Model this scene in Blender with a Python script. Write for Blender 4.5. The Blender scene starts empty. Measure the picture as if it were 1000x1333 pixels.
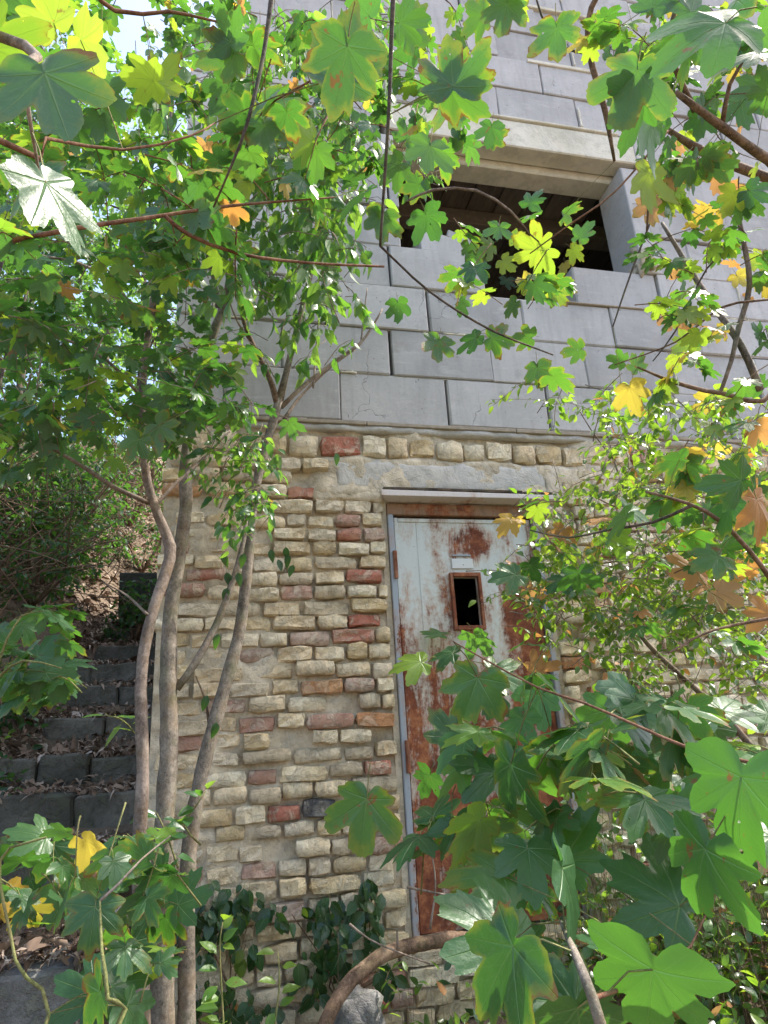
import bpy, bmesh, math, random
import numpy as np
from mathutils import Vector, Matrix, noise as mnoise

random.seed(7)
rng = np.random.default_rng(7)
sc = bpy.context.scene
COL = sc.collection

# ------------------------------------------------------------------ camera, sky, sun, exposure
FPX, CX, CY = 890.0, 500.0, 666.5
RC = np.array([[0.9759394480281844, -0.019737768703298946, -0.21714652718627103],
               [-0.21067142512655995, -0.3421022244020797, -0.9157421136402396],
               [-0.056211603940708836, 0.9394554212658331, -0.3380292399137221]])
CAM = np.array([0.0, -3.2, 1.0])
cd = bpy.data.cameras.new('camera'); cam = bpy.data.objects.new('camera', cd); COL.objects.link(cam)
cd.sensor_fit = 'VERTICAL'; cd.sensor_height = 36.0; cd.lens = FPX / 1333.0 * 36.0
cd.clip_start = 0.03; cd.clip_end = 2000
cam.matrix_world = Matrix([[*RC[0], CAM[0]], [*RC[1], CAM[1]], [*RC[2], CAM[2]], [0, 0, 0, 1]])
sc.camera = cam

SUN_EL, SUN_AZ = math.radians(57), math.radians(3.5)     # azimuth measured from +X (along the wall) towards +Y (behind it)
world = bpy.data.worlds.new('World'); sc.world = world; world.use_nodes = True
wn = world.node_tree.nodes; wl = world.node_tree.links
sky = wn.new('ShaderNodeTexSky'); sky.sky_type = 'NISHITA'; sky.sun_disc = False
sky.sun_elevation = SUN_EL; sky.sun_rotation = math.pi / 2 - SUN_AZ
sky.air_density = 1.0; sky.dust_density = 3.2; sky.ozone_density = 0.5
bg = wn['Background']; bg.inputs['Strength'].default_value = 0.15
wl.new(sky.outputs[0], bg.inputs['Color'])
sd = bpy.data.lights.new('sun', 'SUN'); sd.energy = 2.2; sd.angle = math.radians(0.53); sd.color = (1.0, 0.95, 0.86)
sun = bpy.data.objects.new('sun', sd); COL.objects.link(sun)
sdir = Vector((math.cos(SUN_EL) * math.cos(SUN_AZ), math.cos(SUN_EL) * math.sin(SUN_AZ), math.sin(SUN_EL)))
sun.rotation_euler = sdir.to_track_quat('Z', 'Y').to_euler(); sun.location = sdir * 30
sc.view_settings.view_transform = 'Standard'; sc.view_settings.look = 'None'
sc.view_settings.gamma = 1.0; sc.view_settings.use_curve_mapping = False
sc.view_settings.exposure = 1.86
sc.cycles.max_bounces = 10; sc.cycles.transparent_max_bounces = 8
sc.cycles.diffuse_bounces = 5; sc.cycles.transmission_bounces = 6

# ------------------------------------------------------------------ measuring helpers (a pixel of the photo -> a point of the place)
def ray(px, py):
    return RC @ np.array([px - CX, CY - py, -FPX])
def Q(px, py, Y=0.0):                 # on the vertical plane Y
    d = ray(px, py); return CAM + d * ((Y - CAM[1]) / d[1])
def P(px, py, depth):                 # at a distance along the lens axis
    return CAM + ray(px, py) / FPX * depth
def pix(p):
    q = RC.T @ (np.asarray(p, float) - CAM); return CX + FPX * q[0] / -q[2], CY - FPX * q[1] / -q[2], -q[2]

# ------------------------------------------------------------------ object helpers
def tag(o, label=None, cat=None, group=None, kind=None):
    if label: o['label'] = label
    if cat: o['category'] = cat
    if group: o['group'] = group
    if kind: o['kind'] = kind
    return o
def empty(name, loc, label=None, cat=None, group=None):
    o = bpy.data.objects.new(name, None); COL.objects.link(o); o.location = loc
    o.empty_display_size = 0.1
    return tag(o, label, cat, group)
def link(name, me, parent=None, mat=None):
    o = bpy.data.objects.new(name, me); COL.objects.link(o)
    if parent is not None:
        o.parent = parent
    if mat is not None and not me.materials: me.materials.append(mat)
    return o
def wparent(o, parent):               # child given in world coordinates
    o.parent = parent
    off = Vector((0, 0, 0)); p = parent
    while p is not None: off += Vector(p.location); p = p.parent
    o.location = Vector(o.location) - off
    return o
def obj(name, me, parent=None, mat=None, loc=(0, 0, 0)):
    o = link(name, me, None, mat); o.location = loc
    if parent is not None: wparent(o, parent)
    return o
def mesh_np(name, V, F, uv=None, tint=None, smooth=True, edge=None):
    me = bpy.data.meshes.new(name)
    V = np.asarray(V, np.float32); F = np.asarray(F, np.int32)
    me.vertices.add(len(V)); me.vertices.foreach_set('co', V.ravel())
    k = F.shape[1]
    me.loops.add(F.size); me.loops.foreach_set('vertex_index', F.ravel())
    me.polygons.add(len(F)); me.polygons.foreach_set('loop_start', np.arange(0, F.size, k, dtype=np.int32))
    me.update(calc_edges=True)
    me.polygons.foreach_set('use_smooth', np.full(len(F), smooth, dtype=bool))
    if uv is not None:
        l = me.uv_layers.new(name='UVMap'); l.data.foreach_set('uv', np.asarray(uv, np.float32)[F.ravel()].ravel())
    if tint is not None:
        a = me.attributes.new('tint', 'FLOAT', 'POINT'); a.data.foreach_set('value', np.asarray(tint, np.float32))
    if edge is not None:
        a = me.attributes.new('edge', 'FLOAT', 'POINT'); a.data.foreach_set('value', np.asarray(edge, np.float32))
    me.validate()
    return me

class MB:
    """collects boxes / tubes / prisms into one mesh"""
    def __init__(s): s.V = []; s.F = []; s.n = 0
    def add(s, V, F):
        V = [tuple(v) for v in V]
        s.V += V; s.F += [tuple(i + s.n for i in f) for f in F]; s.n += len(V)
    def box(s, x0, x1, y0, y1, z0, z1, j=0.0):
        V = [(x, y, z) for x in (x0, x1) for y in (y0, y1) for z in (z0, z1)]
        if j: V = [tuple(c + random.uniform(-j, j) for c in v) for v in V]
        s.add(V, [(0, 1, 3, 2), (4, 6, 7, 5), (0, 4, 5, 1), (2, 3, 7, 6), (0, 2, 6, 4), (1, 5, 7, 3)])
    def tube(s, pts, rad, sides=6, cap=True, wob=0.0):
        pts = [Vector(p) for p in pts]; n = len(pts)
        up = Vector((0.13, 0.31, 0.94)); V = []; a = None
        for i, p in enumerate(pts):
            t = (pts[min(i + 1, n - 1)] - pts[max(i - 1, 0)])
            if t.length < 1e-7: t = Vector((0, 0, 1))
            t.normalize()
            if a is None:
                a = t.cross(up); a = a.normalized() if a.length > 1e-3 else Vector((1, 0, 0))
            else:
                a = (a - t * a.dot(t))
                a = a.normalized() if a.length > 1e-4 else t.orthogonal().normalized()
            b = t.cross(a); r = rad[i]
            for k in range(sides):
                th = 2 * math.pi * k / sides
                rr = r * (1 + (random.uniform(-wob, wob) if wob else 0))
                V.append(p + a * (math.cos(th) * rr) + b * (math.sin(th) * rr))
        F = []
        for i in range(n - 1):
            for k in range(sides):
                k2 = (k + 1) % sides
                F.append((i * sides + k, i * sides + k2, (i + 1) * sides + k2, (i + 1) * sides + k))
        if cap:
            F.append(tuple(range(sides))[::-1]); F.append(tuple((n - 1) * sides + k for k in range(sides)))
        s.add(V, F)
    def mesh(s, name, smooth=False, bevel=0.0, seg=1):
        me = bpy.data.meshes.new(name); me.from_pydata(s.V, [], s.F); me.update()
        if bevel:
            bm = bmesh.new(); bm.from_mesh(me)
            bmesh.ops.bevel(bm, geom=bm.edges[:], offset=bevel, segments=seg, affect='EDGES', clamp_overlap=True)
            bm.to_mesh(me); bm.free()
        if smooth: me.polygons.foreach_set('use_smooth', np.ones(len(me.polygons), dtype=bool))
        return me
def curve_pts(ctrl, rads, step=0.05):
    """Catmull-Rom through control points -> fine points and radii"""
    c = [np.asarray(p, float) for p in ctrl]; c = [2 * c[0] - c[1]] + c + [2 * c[-1] - c[-2]]
    P_, R_ = [], []
    for i in range(1, len(c) - 2):
        L = np.linalg.norm(c[i + 1] - c[i]); n = max(2, int(L / step))
        for k in range(n):
            t = k / n; a, b, d, e = c[i - 1], c[i], c[i + 1], c[i + 2]
            P_.append(0.5 * ((2 * b) + (-a + d) * t + (2 * a - 5 * b + 4 * d - e) * t * t + (-a + 3 * b - 3 * d + e) * t ** 3))
            R_.append(rads[i - 1] * (1 - t) + rads[i] * t)
    P_.append(c[-2]); R_.append(rads[-1])
    return P_, R_

# ------------------------------------------------------------------ material helpers
class N:
    def __init__(s, name):
        s.m = bpy.data.materials.new(name); s.m.use_nodes = True; s.t = s.m.node_tree
        s.b = s.t.nodes['Principled BSDF']; s.out = s.t.nodes['Material Output']
    def n(s, typ, **kw):
        x = s.t.nodes.new('ShaderNode' + typ)
        for k, v in kw.items(): setattr(x, k, v)
        return x
    def l(s, a, b): s.t.links.new(a, b)
    def put(s, sock, v):
        if hasattr(v, 'is_linked') or isinstance(v, bpy.types.NodeSocket): s.l(v, sock)
        else: sock.default_value = v
    def math(s, op, a, b=0.0, c=None, clamp=False):
        x = s.n('Math', operation=op, use_clamp=clamp); s.put(x.inputs[0], a); s.put(x.inputs[1], b)
        if c is not None: s.put(x.inputs[2], c)
        return x.outputs[0]
    def mix(s, f, a, b, blend='MIX'):
        x = s.n('Mix', data_type='RGBA', blend_type=blend); s.put(x.inputs[0], f)
        s.put(x.inputs[6], a if not isinstance(a, tuple) else (*a[:3], 1)); s.put(x.inputs[7], b if not isinstance(b, tuple) else (*b[:3], 1))
        return x.outputs[2]
    def noise(s, vec, scale, detail=4, rough=0.55, dist=0.0):
        x = s.n('TexNoise'); x.inputs['Scale'].default_value = scale; x.inputs['Detail'].default_value = detail
        x.inputs['Roughness'].default_value = rough; x.inputs['Distortion'].default_value = dist
        if vec is not None: s.l(vec, x.inputs['Vector'])
        return x.outputs['Fac']
    def ramp(s, f, stops, interp='LINEAR'):
        x = s.n('ValToRGB'); s.put(x.inputs[0], f); cr = x.color_ramp; cr.interpolation = interp
        while len(cr.elements) < len(stops): cr.elements.new(0.5)
        for e, (p, c) in zip(cr.elements, stops):
            e.position = p; e.color = (*c, 1) if isinstance(c, tuple) else (c, c, c, 1)
        return x.outputs[0]
    def coord(s, which='Object'): return s.n('TexCoord').outputs[which]
    def pos(s): return s.n('NewGeometry').outputs['Position']
    def mapping(s, vec, scale=(1, 1, 1), rot=(0, 0, 0), loc=(0, 0, 0)):
        x = s.n('Mapping'); s.l(vec, x.inputs[0]); x.inputs['Scale'].default_value = scale
        x.inputs['Rotation'].default_value = rot; x.inputs['Location'].default_value = loc; return x.outputs[0]
    def bump(s, h, strength=0.5, dist=0.01, normal=None):
        x = s.n('Bump'); s.put(x.inputs['Height'], h); x.inputs['Strength'].default_value = strength
        x.inputs['Distance'].default_value = dist
        if normal is not None: s.l(normal, x.inputs['Normal'])
        return x.outputs[0]
    def col(s, v): s.put(s.b.inputs['Base Color'], v if not isinstance(v, tuple) else (*v, 1))
    def set(s, rough=0.8, metal=0.0, spec=0.5, normal=None):
        s.put(s.b.inputs['Roughness'], rough); s.put(s.b.inputs['Metallic'], metal); s.b.inputs['Specular IOR Level'].default_value = spec
        if normal is not None: s.l(normal, s.b.inputs['Normal'])
        return s.m

def stone_mat(name, cols, scale=9.0, rough=0.92, bump=1.0, bdist=0.013, spots=0.35, mortar=(0.66, 0.57, 0.43), mfac=0.5):
    """masonry: random tone per piece, mottling, crusts of old mortar, pits"""
    k = N(name); p = k.pos(); r = k.n('ObjectInfo').outputs['Random']
    a = k.noise(p, scale, 5, 0.6); b = k.noise(p, scale * 5, 4, 0.7); c = k.noise(p, scale * 22, 3, 0.6)
    base = k.ramp(k.math('ADD', k.math('MULTIPLY', a, 0.75), k.math('MULTIPLY', r, 0.30)), [(0.33, cols[0]), (0.5, cols[1]), (0.68, cols[2])])
    base = k.mix(k.math('MULTIPLY', k.ramp(k.noise(p, scale * 2.3, 5, .7), [(.42, 1.), (.5, 0.)]), .28), base, tuple(v * .65 for v in cols[0]))
    base = k.mix(k.math('MULTIPLY', k.ramp(b, [(0.5, 0.0), (0.66, 1.0)]), spots), base, tuple(v * 0.45 for v in cols[0]))
    crust = k.ramp(k.noise(p, scale * 1.6, 6, 0.7, 0.6), [(0.50, 0.0), (0.58, 1.0)])
    base = k.mix(k.math('MULTIPLY', crust, mfac), base, mortar)
    h = k.math('ADD', k.math('MULTIPLY', b, 0.6), k.math('MULTIPLY', c, 0.4)); h = k.math('ADD', h, k.math('ADD', k.math('MULTIPLY', crust, 0.35), k.math('MULTIPLY', a, 1.2)))
    k.col(base); return k.set(rough, 0, 0.25, k.bump(h, bump, bdist))

M = {}
M['brick_yellow'] = stone_mat('brick_yellow', [(.56, .42, .23), (.74, .59, .36), (.80, .68, .47)], mfac=.4)
M['brick_cream'] = stone_mat('brick_cream', [(.60, .46, .28), (.78, .635, .42), (.82, .725, .53)], mfac=.4)
M['brick_grey'] = stone_mat('brick_grey', [(.48, .39, .265), (.66, .55, .385), (.74, .64, .475)], mfac=.4)
M['brick_pink'] = stone_mat('brick_pink', [(.42, .24, .17), (.52, .33, .25), (.55, .42, .33)], mfac=.55)
M['brick_orange'] = stone_mat('brick_orange', [(.44, .20, .09), (.56, .30, .15), (.60, .38, .20)], mfac=.35)
M['brick_red'] = stone_mat('brick_red', [(.36, .12, .08), (.47, .19, .13), (.52, .29, .20)], mfac=.55)
M['brick_black'] = stone_mat('brick_black', [(.03, .03, .035), (.08, .08, .085), (.3, .28, .24)], mfac=.25)
M['mortar'] = stone_mat('mortar', [(.44, .365, .255), (.62, .53, .39), (.74, .65, .50)], scale=6, mfac=.3, bump=.9, bdist=.01, mortar=(.50, .48, .43))
M['plaster'] = stone_mat('plaster', [(.40, .38, .34), (.49, .47, .43), (.58, .55, .49)], scale=4, mfac=.35, bump=.5, mortar=(.52, .49, .43), spots=.25)
M['concrete'] = stone_mat('concrete', [(.50, .47, .36), (.62, .58, .46), (.70, .66, .55)], scale=3, mfac=.25, bump=.4, mortar=(.55, .53, .47), spots=.2)
M['step_stone'] = stone_mat('step_stone', [(.075, .07, .056), (.12, .11, .09), (.19, .175, .145)], scale=5, mfac=.25, mortar=(.08, .10, .045), spots=.4, bump=.9, bdist=.012)
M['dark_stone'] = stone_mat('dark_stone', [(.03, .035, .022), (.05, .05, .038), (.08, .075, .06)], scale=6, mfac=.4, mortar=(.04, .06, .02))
M['rock'] = stone_mat('rock', [(.16, .15, .14), (.24, .23, .22), (.32, .31, .30)], scale=7, mfac=.25, mortar=(.2, .22, .14), bump=.9, bdist=.015)

def aac_mat():
    k = N('aerated_concrete'); p = k.pos(); r = k.n('ObjectInfo').outputs['Random']
    a = k.noise(p, 2.2, 5, 0.6, .5); fine = k.noise(p, 60, 5, .75)
    base = k.ramp(k.math('ADD', k.math('MULTIPLY', a, .75), k.math('MULTIPLY', r, .3)), [(.3, (.335, .328, .316)), (.55, (.44, .428, .41)), (.8, (.52, .505, .484))])
    sm = k.mapping(p, (1.2, 1, 9), (0, .35, 0)); streak = k.ramp(k.noise(sm, 3.2, 6, .65, .4), [(.56, 0.), (.72, 1.)])
    base = k.mix(k.math('MULTIPLY', streak, .28), base, (.66, .65, .62))
    run = k.ramp(k.noise(k.mapping(p, (5.5, 1, .55)), 2.4, 7, .68, .3), [(.48, 0.), (.66, 1.)]); base = k.mix(k.math('MULTIPLY', run, .32), base, (.25, .245, .23))
    pale = k.ramp(k.noise(k.mapping(p, (1, 1, 1.6), loc=(3, 0, 7)), 4.2, 8, .75, .5), [(.56, 0.), (.64, 1.)]); base = k.mix(k.math('MULTIPLY', pale, .30), base, (.60, .58, .54))
    dirt = k.ramp(k.noise(p, 5.5, 7, .72, .3), [(.55, 0.), (.75, 1.)])
    base = k.mix(k.math('MULTIPLY', dirt, .6), base, (.23, .22, .20))
    base = k.mix(k.math('MULTIPLY', k.ramp(fine, [(.5, 0.), (.68, 1.)]), .22), base, (.25, .24, .23))
    v = k.n('TexVoronoi'); v.inputs['Scale'].default_value = 26; k.l(p, v.inputs['Vector'])
    pit = k.ramp(v.outputs['Distance'], [(.08, 1.), (.16, 0.)])
    pit = k.math('MULTIPLY', pit, k.ramp(k.noise(p, 7, 2), [(.52, 0.), (.6, 1.)]))
    base = k.mix(k.math('MULTIPLY', pit, .7), base, (.16, .15, .14))
    # hairline cracks
    w = k.n('TexVoronoi', feature='DISTANCE_TO_EDGE'); w.inputs['Scale'].default_value = 1.7
    k.l(k.mapping(p, (1, 1, 1.4)), w.inputs['Vector'])
    dn = k.n('TexNoise'); dn.inputs['Scale'].default_value = 4; dn.inputs['Detail'].default_value = 5; k.l(p, dn.inputs['Vector'])
    vm = k.n('VectorMath', operation='MULTIPLY_ADD'); k.l(dn.outputs['Color'], vm.inputs[0]); vm.inputs[1].default_value = (.5, .5, .5); k.l(p, vm.inputs[2])
    k.l(vm.outputs[0], w.inputs['Vector'])
    crack = k.math('MULTIPLY', k.ramp(w.outputs['Distance'], [(.0, 1.), (.006, 0.)]), k.ramp(k.noise(p, 1.9, 2), [(.55, 0.), (.6, 1.)]))
    base = k.mix(k.math('MULTIPLY', crack, .7), base, (.12, .12, .12))
    h = k.math('SUBTRACT', k.math('ADD', k.math('MULTIPLY', fine, .6), k.math('MULTIPLY', streak, .25)), k.math('ADD', pit, crack))
    k.col(base); return k.set(.93, 0, .2, k.bump(h, .45, .004))
M['aac'] = aac_mat()

def rust_mat(name, paint, lo, hi, regional=True):
    k = N(name); p = k.pos()
    s = k.n('SeparateXYZ'); k.l(p, s.inputs[0]); X, Z = s.outputs[0], s.outputs[2]
    n1 = k.noise(k.mapping(p, (1, 1, .30)), 8, 9, .74, .3); n2 = k.noise(p, 38, 6, .7)
    f = k.math('ADD', k.math('MULTIPLY', n1, .78), k.math('MULTIPLY', n2, .22))
    if regional:
        low = k.n('MapRange'); low.inputs[1].default_value = 1.9; low.inputs[2].default_value = .55; low.inputs[3].default_value = -.02; low.inputs[4].default_value = .16; k.l(Z, low.inputs[0])
        f = k.math('ADD', f, low.outputs[0])
        rgt = k.n('MapRange'); rgt.interpolation_type = 'SMOOTHSTEP'; rgt.inputs[1].default_value = 1.28; rgt.inputs[2].default_value = 1.42; rgt.inputs[3].default_value = 0.; rgt.inputs[4].default_value = .10; k.l(X, rgt.inputs[0])
        up = k.n('MapRange'); up.inputs[1].default_value = 2.02; up.inputs[2].default_value = 1.88; k.l(Z, up.inputs[0])
        f = k.math('ADD', f, k.math('MULTIPLY', rgt.outputs[0], up.outputs[0]))
        # bloom of rust round the spyhole and its plate
        dx = k.math('DIVIDE', k.math('SUBTRACT', X, 1.215), .17); dz = k.math('DIVIDE', k.math('SUBTRACT', Z, 2.02), .13)
        d = k.math('ADD', k.math('MULTIPLY', dx, dx), k.math('MULTIPLY', dz, dz))
        f = k.math('ADD', f, k.math('MULTIPLY', k.math('SUBTRACT', 1., d, clamp=True), .16))
    m = k.ramp(f, [(lo, 0.), (hi, 1.)])
    rust = k.ramp(k.noise(p, 16, 7, .7), [(.3, (.07, .022, .014)), (.5, (.21, .066, .032)), (.68, (.42, .17, .075))])
    dirt = k.mix(k.math('MULTIPLY', k.noise(k.mapping(p, (3, 1, .6)), 9, 6, .65), .55), paint, tuple(v * .62 for v in paint))
    chips = k.ramp(k.noise(p, 60, 5, .75), [(.64, 0.), (.69, 1.)])
    dirt = k.mix(k.math('MULTIPLY', chips, .7), dirt, (.16, .09, .06))
    halo = k.ramp(f, [(lo - .07, 0.), (lo + .01, 1.)])
    dirt = k.mix(k.math('MULTIPLY', halo, .45), dirt, (.42, .24, .13))
    k.col(k.mix(m, dirt, rust)); r = k.mix(m, (.48, .48, .48), (.92, .92, .92))
    return k.set(r, 0, .4, k.bump(k.math('ADD', k.math('MULTIPLY', m, .5), k.math('MULTIPLY', n2, .6)), .5, .004))
M['door_paint'] = rust_mat('door_paint', (.62, .65, .62), .515, .60)
M['frame_paint'] = rust_mat('frame_paint', (.33, .37, .42), .545, .58, False)
M['rust'] = rust_mat('rust', (.16, .06, .035), .40, .5, False)
M['rust_shaded'] = rust_mat('rust_shaded', (.20, .12, .07), .50, .60, False)  # header rust, coloured darker for the shade under the canopy
M['canopy_paint'] = rust_mat('canopy_paint', (.66, .60, .57), .60, .66, False)

def wood_mat(name, a, b, scale=6):
    k = N(name); p = k.pos(); g = k.noise(k.mapping(p, (1, .15, 1)), scale * 4, 5, .65)
    k.col(k.ramp(k.math('ADD', g, k.math('MULTIPLY', k.math('SUBTRACT', k.n('ObjectInfo').outputs['Random'], .5), .5)), [(.25, a), (.75, b)])); return k.set(.85, 0, .2, k.bump(g, .4, .004))
M['board'] = wood_mat('board', (.10, .075, .055), (.26, .21, .165))
M['ledge'] = wood_mat('ledge', (.20, .16, .12), (.36, .31, .24))

def bark_mat(name, a, b, c, moss=(.10, .12, .04), mf=.3, scale=60):
    k = N(name); p = k.pos()
    f = k.noise(k.mapping(p, (1, 1, .75)), scale * 1.5, 5, .75); g = k.noise(p, scale * .22, 4, .6)
    base = k.ramp(k.math('ADD', k.math('MULTIPLY', f, .5), k.math('MULTIPLY', g, .5)), [(.38, tuple(v * .7 for v in a)), (.5, b), (.62, tuple(v * 1.15 for v in c))])
    tan = k.ramp(k.noise(p, 11, 5, .7), [(.5, 0.), (.6, 1.)]); base = k.mix(k.math('MULTIPLY', tan, .35), base, (.19, .12, .062))
    lent = k.n('TexVoronoi'); lent.inputs['Scale'].default_value = 110; k.l(k.mapping(p, (1, 1, 1.8)), lent.inputs['Vector']); base = k.mix(k.math('MULTIPLY', k.ramp(lent.outputs['Distance'], [(.12, 1.), (.25, 0.)]), .5), base, tuple(v * 1.5 for v in c))
    ms = k.ramp(k.noise(p, 7, 5, .7), [(.5, 0.), (.62, 1.)])
    base = k.mix(k.math('MULTIPLY', ms, mf), base, moss)
    k.col(base); return k.set(.88, 0, .3, k.bump(f, .7, .004))
M['bark_pale'] = bark_mat('bark_pale', (.12, .088, .07), (.19, .145, .118), (.27, .215, .18), mf=.12)
M['bark_olive'] = bark_mat('bark_olive', (.10, .082, .064), (.175, .147, .116), (.27, .23, .185), mf=.35)
M['bark_brown'] = bark_mat('bark_brown', (.08, .048, .03), (.16, .10, .065), (.25, .17, .115), mf=.2)
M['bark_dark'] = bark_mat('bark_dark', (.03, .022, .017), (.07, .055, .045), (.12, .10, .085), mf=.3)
M['twig_red'] = bark_mat('twig_red', (.09, .04, .025), (.17, .08, .045), (.24, .13, .08), mf=0)
M['twig_grey'] = bark_mat('twig_grey', (.14, .11, .09), (.24, .19, .15), (.34, .28, .23), mf=.1)
M['twig_green'] = bark_mat('twig_green', (.10, .10, .035), (.17, .18, .06), (.25, .24, .10), mf=.3, moss=(.13, .07, .035))

def leaf_mat(name, front, back, trans, tf=.45, rough=.38, kind='maple', veincol=None, spots=.0, coat=.5, gloss=0):
    k = N(name)
    uvn = k.n('TexCoord').outputs['UV']; s = k.n('SeparateXYZ'); k.l(uvn, s.inputs[0])
    x = k.math('ABSOLUTE', s.outputs[0]); y = s.outputs[1]
    vein = None; prim = None; wob = k.math('MULTIPLY', k.math('SUBTRACT', k.noise(k.mapping(uvn, (1, 1, 1)), 3.5, 3, .6), .5), .35)
    for a in ((0, 50, 100) if kind == 'maple' else (0,)):
        sa, ca = math.sin(math.radians(a)), math.cos(math.radians(a))
        u = k.math('ADD', k.math('MULTIPLY', x, sa), k.math('MULTIPLY', y, ca))
        v = k.math('ABSOLUTE', k.math('SUBTRACT', k.math('MULTIPLY', x, ca), k.math('MULTIPLY', y, sa)))
        m = k.math('SUBTRACT', 1., k.math('DIVIDE', v, k.math('MAXIMUM', k.math('MULTIPLY', k.math('SUBTRACT', 1.15, u), .020), .002)), clamp=True)
        m = k.math('MULTIPLY', m, k.math('GREATER_THAN', u, 0.))
        prim = m if prim is None else k.math('MAXIMUM', prim, m)
        c = k.math('FRACT', k.math('MULTIPLY', k.math('ADD', k.math('SUBTRACT', u, k.math('MULTIPLY', v, 1.15)), wob), 6.0 if kind == 'maple' else 6.0))
        c = k.math('SUBTRACT', 1., k.math('MULTIPLY', k.math('ABSOLUTE', k.math('SUBTRACT', c, .5)), 16.), clamp=True)
        c = k.math('MULTIPLY', c, k.math('MULTIPLY', k.math('LESS_THAN', v, .24), .40))
        m = k.math('MAXIMUM', m, k.math('MULTIPLY', c, k.math('GREATER_THAN', u, .08)))
        vein = m if vein is None else k.math('MAXIMUM', vein, m)
    t = k.n('Attribute', attribute_name='tint').outputs['Fac']
    rnd = k.math('FRACT', k.math('ADD', k.n('ObjectInfo').outputs['Random'], t))
    p = k.pos(); mot = k.noise(p, 30, 4, .6)
    v = k.math('ADD', k.math('MULTIPLY', rnd, .75), k.math('MULTIPLY', mot, .25))
    f_ = k.ramp(v, [(.1, front[0]), (.5, front[1]), (.95, front[2])])
    b_ = k.ramp(v, [(.1, back[0]), (.95, back[1])])
    t_ = k.ramp(v, [(.1, trans[0]), (.95, trans[1])])
    vc = veincol or (.20, .33, .13)
    f_ = k.mix(k.math('MULTIPLY', vein, .65), f_, vc); b_ = k.mix(k.math('MULTIPLY', vein, .5), b_, tuple(min(1, c * 1.3) for c in vc))
    t_ = k.mix(k.math('MULTIPLY', vein, .35), t_, tuple(c * .45 for c in trans[0]))
    if spots:
        sp = k.ramp(k.noise(p, 24, 5, .7, .3), [(.62, 0.), (.66, 1.)]); sp = k.math('MULTIPLY', sp, spots)
        sp = k.math('MULTIPLY', sp, k.math('GREATER_THAN', k.math('FRACT', k.math('MULTIPLY', rnd, 7.31)), .45))
        f_ = k.mix(sp, f_, (.22, .10, .04)); b_ = k.mix(sp, b_, (.25, .13, .06)); t_ = k.mix(sp, t_, (.2, .08, .02))
    if spots:
        ed = k.n('Attribute', attribute_name='edge').outputs['Fac']
        em = k.math('ADD', k.math('MULTIPLY', ed, .55), k.math('MULTIPLY', k.noise(p, 14, 5, .7), .75))
        sel = k.math('GREATER_THAN', k.math('FRACT', k.math('MULTIPLY', rnd, 13.7)), .5)
        ye = k.math('MULTIPLY', k.ramp(em, [(.80, 0.), (.96, 1.)]), k.math('MULTIPLY', sel, .6)); br = k.math('MULTIPLY', k.ramp(em, [(.93, 0.), (.98, 1.)]), k.math('MULTIPLY', sel, .85))
        yc = tuple(min(.6, a_ * .5 + b_) for a_, b_ in zip(front[2], (.12, .11, .005)))
        f_ = k.mix(ye, f_, yc); b_ = k.mix(ye, b_, yc); t_ = k.mix(ye, t_, (.5, .5, .04))
        f_ = k.mix(br, f_, (.20, .09, .035)); b_ = k.mix(br, b_, (.22, .11, .05)); t_ = k.mix(br, t_, (.18, .07, .02))
    bf = k.n('NewGeometry').outputs['Backfacing']
    base = k.mix(bf, f_, b_)
    rg = k.math('ADD', rough, k.math('MULTIPLY', bf, .25))
    nrm = k.bump(k.math('ADD', k.math('MULTIPLY', prim, -.7), k.math('MULTIPLY', k.noise(p, 55, 4, .6), .8)), .6, .004)
    k.col(base); k.set(rg, 0, coat, nrm)
    tr = k.n('BsdfTranslucent'); k.l(t_, tr.inputs['Color'])
    mx = k.n('MixShader'); mx.inputs[0].default_value = tf
    k.l(k.b.outputs[0], mx.inputs[1]); k.l(tr.outputs[0], mx.inputs[2]); last = mx.outputs[0]
    if gloss: k.b.inputs['Coat Weight'].default_value = gloss; k.b.inputs['Coat Roughness'].default_value = .18
    if spots and kind == 'maple':        # insect holes
        vo = k.n('TexVoronoi'); vo.inputs['Scale'].default_value = 5.5
        cb = k.n('CombineXYZ'); k.l(s.outputs[0], cb.inputs[0]); k.l(s.outputs[1], cb.inputs[1]); k.l(k.math('MULTIPLY', rnd, 57.), cb.inputs[2]); k.l(cb.outputs[0], vo.inputs['Vector'])
        sc_ = k.n('SeparateColor'); k.l(vo.outputs['Color'], sc_.inputs[0])
        hole = k.math('MULTIPLY', k.math('LESS_THAN', k.math('ADD', vo.outputs['Distance'], k.math('MULTIPLY', k.noise(p, 120, 2), .12)), .20), k.math('GREATER_THAN', sc_.outputs[0], .93))
        tp_ = k.n('BsdfTransparent'); m2 = k.n('MixShader'); k.l(hole, m2.inputs[0]); k.l(last, m2.inputs[1]); k.l(tp_.outputs[0], m2.inputs[2]); last = m2.outputs[0]
    k.l(last, k.out.inputs['Surface'])
    return k.m
G = dict(front=[(.026, .080, .030), (.040, .108, .038), (.060, .130, .042)], back=[(.060, .120, .078), (.09, .155, .095)], trans=[(.08, .25, .025), (.17, .42, .03)])
M['leaf_green'] = leaf_mat('leaf_green', **G, spots=.9, tf=.38)
M['leaf_lime'] = leaf_mat('leaf_lime', front=[(.05, .14, .03), (.08, .18, .03), (.15, .24, .03)], back=[(.14, .21, .06), (.22, .28, .07)], trans=[(.26, .50, .03), (.50, .66, .04)], tf=.45, spots=.7)
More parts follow.
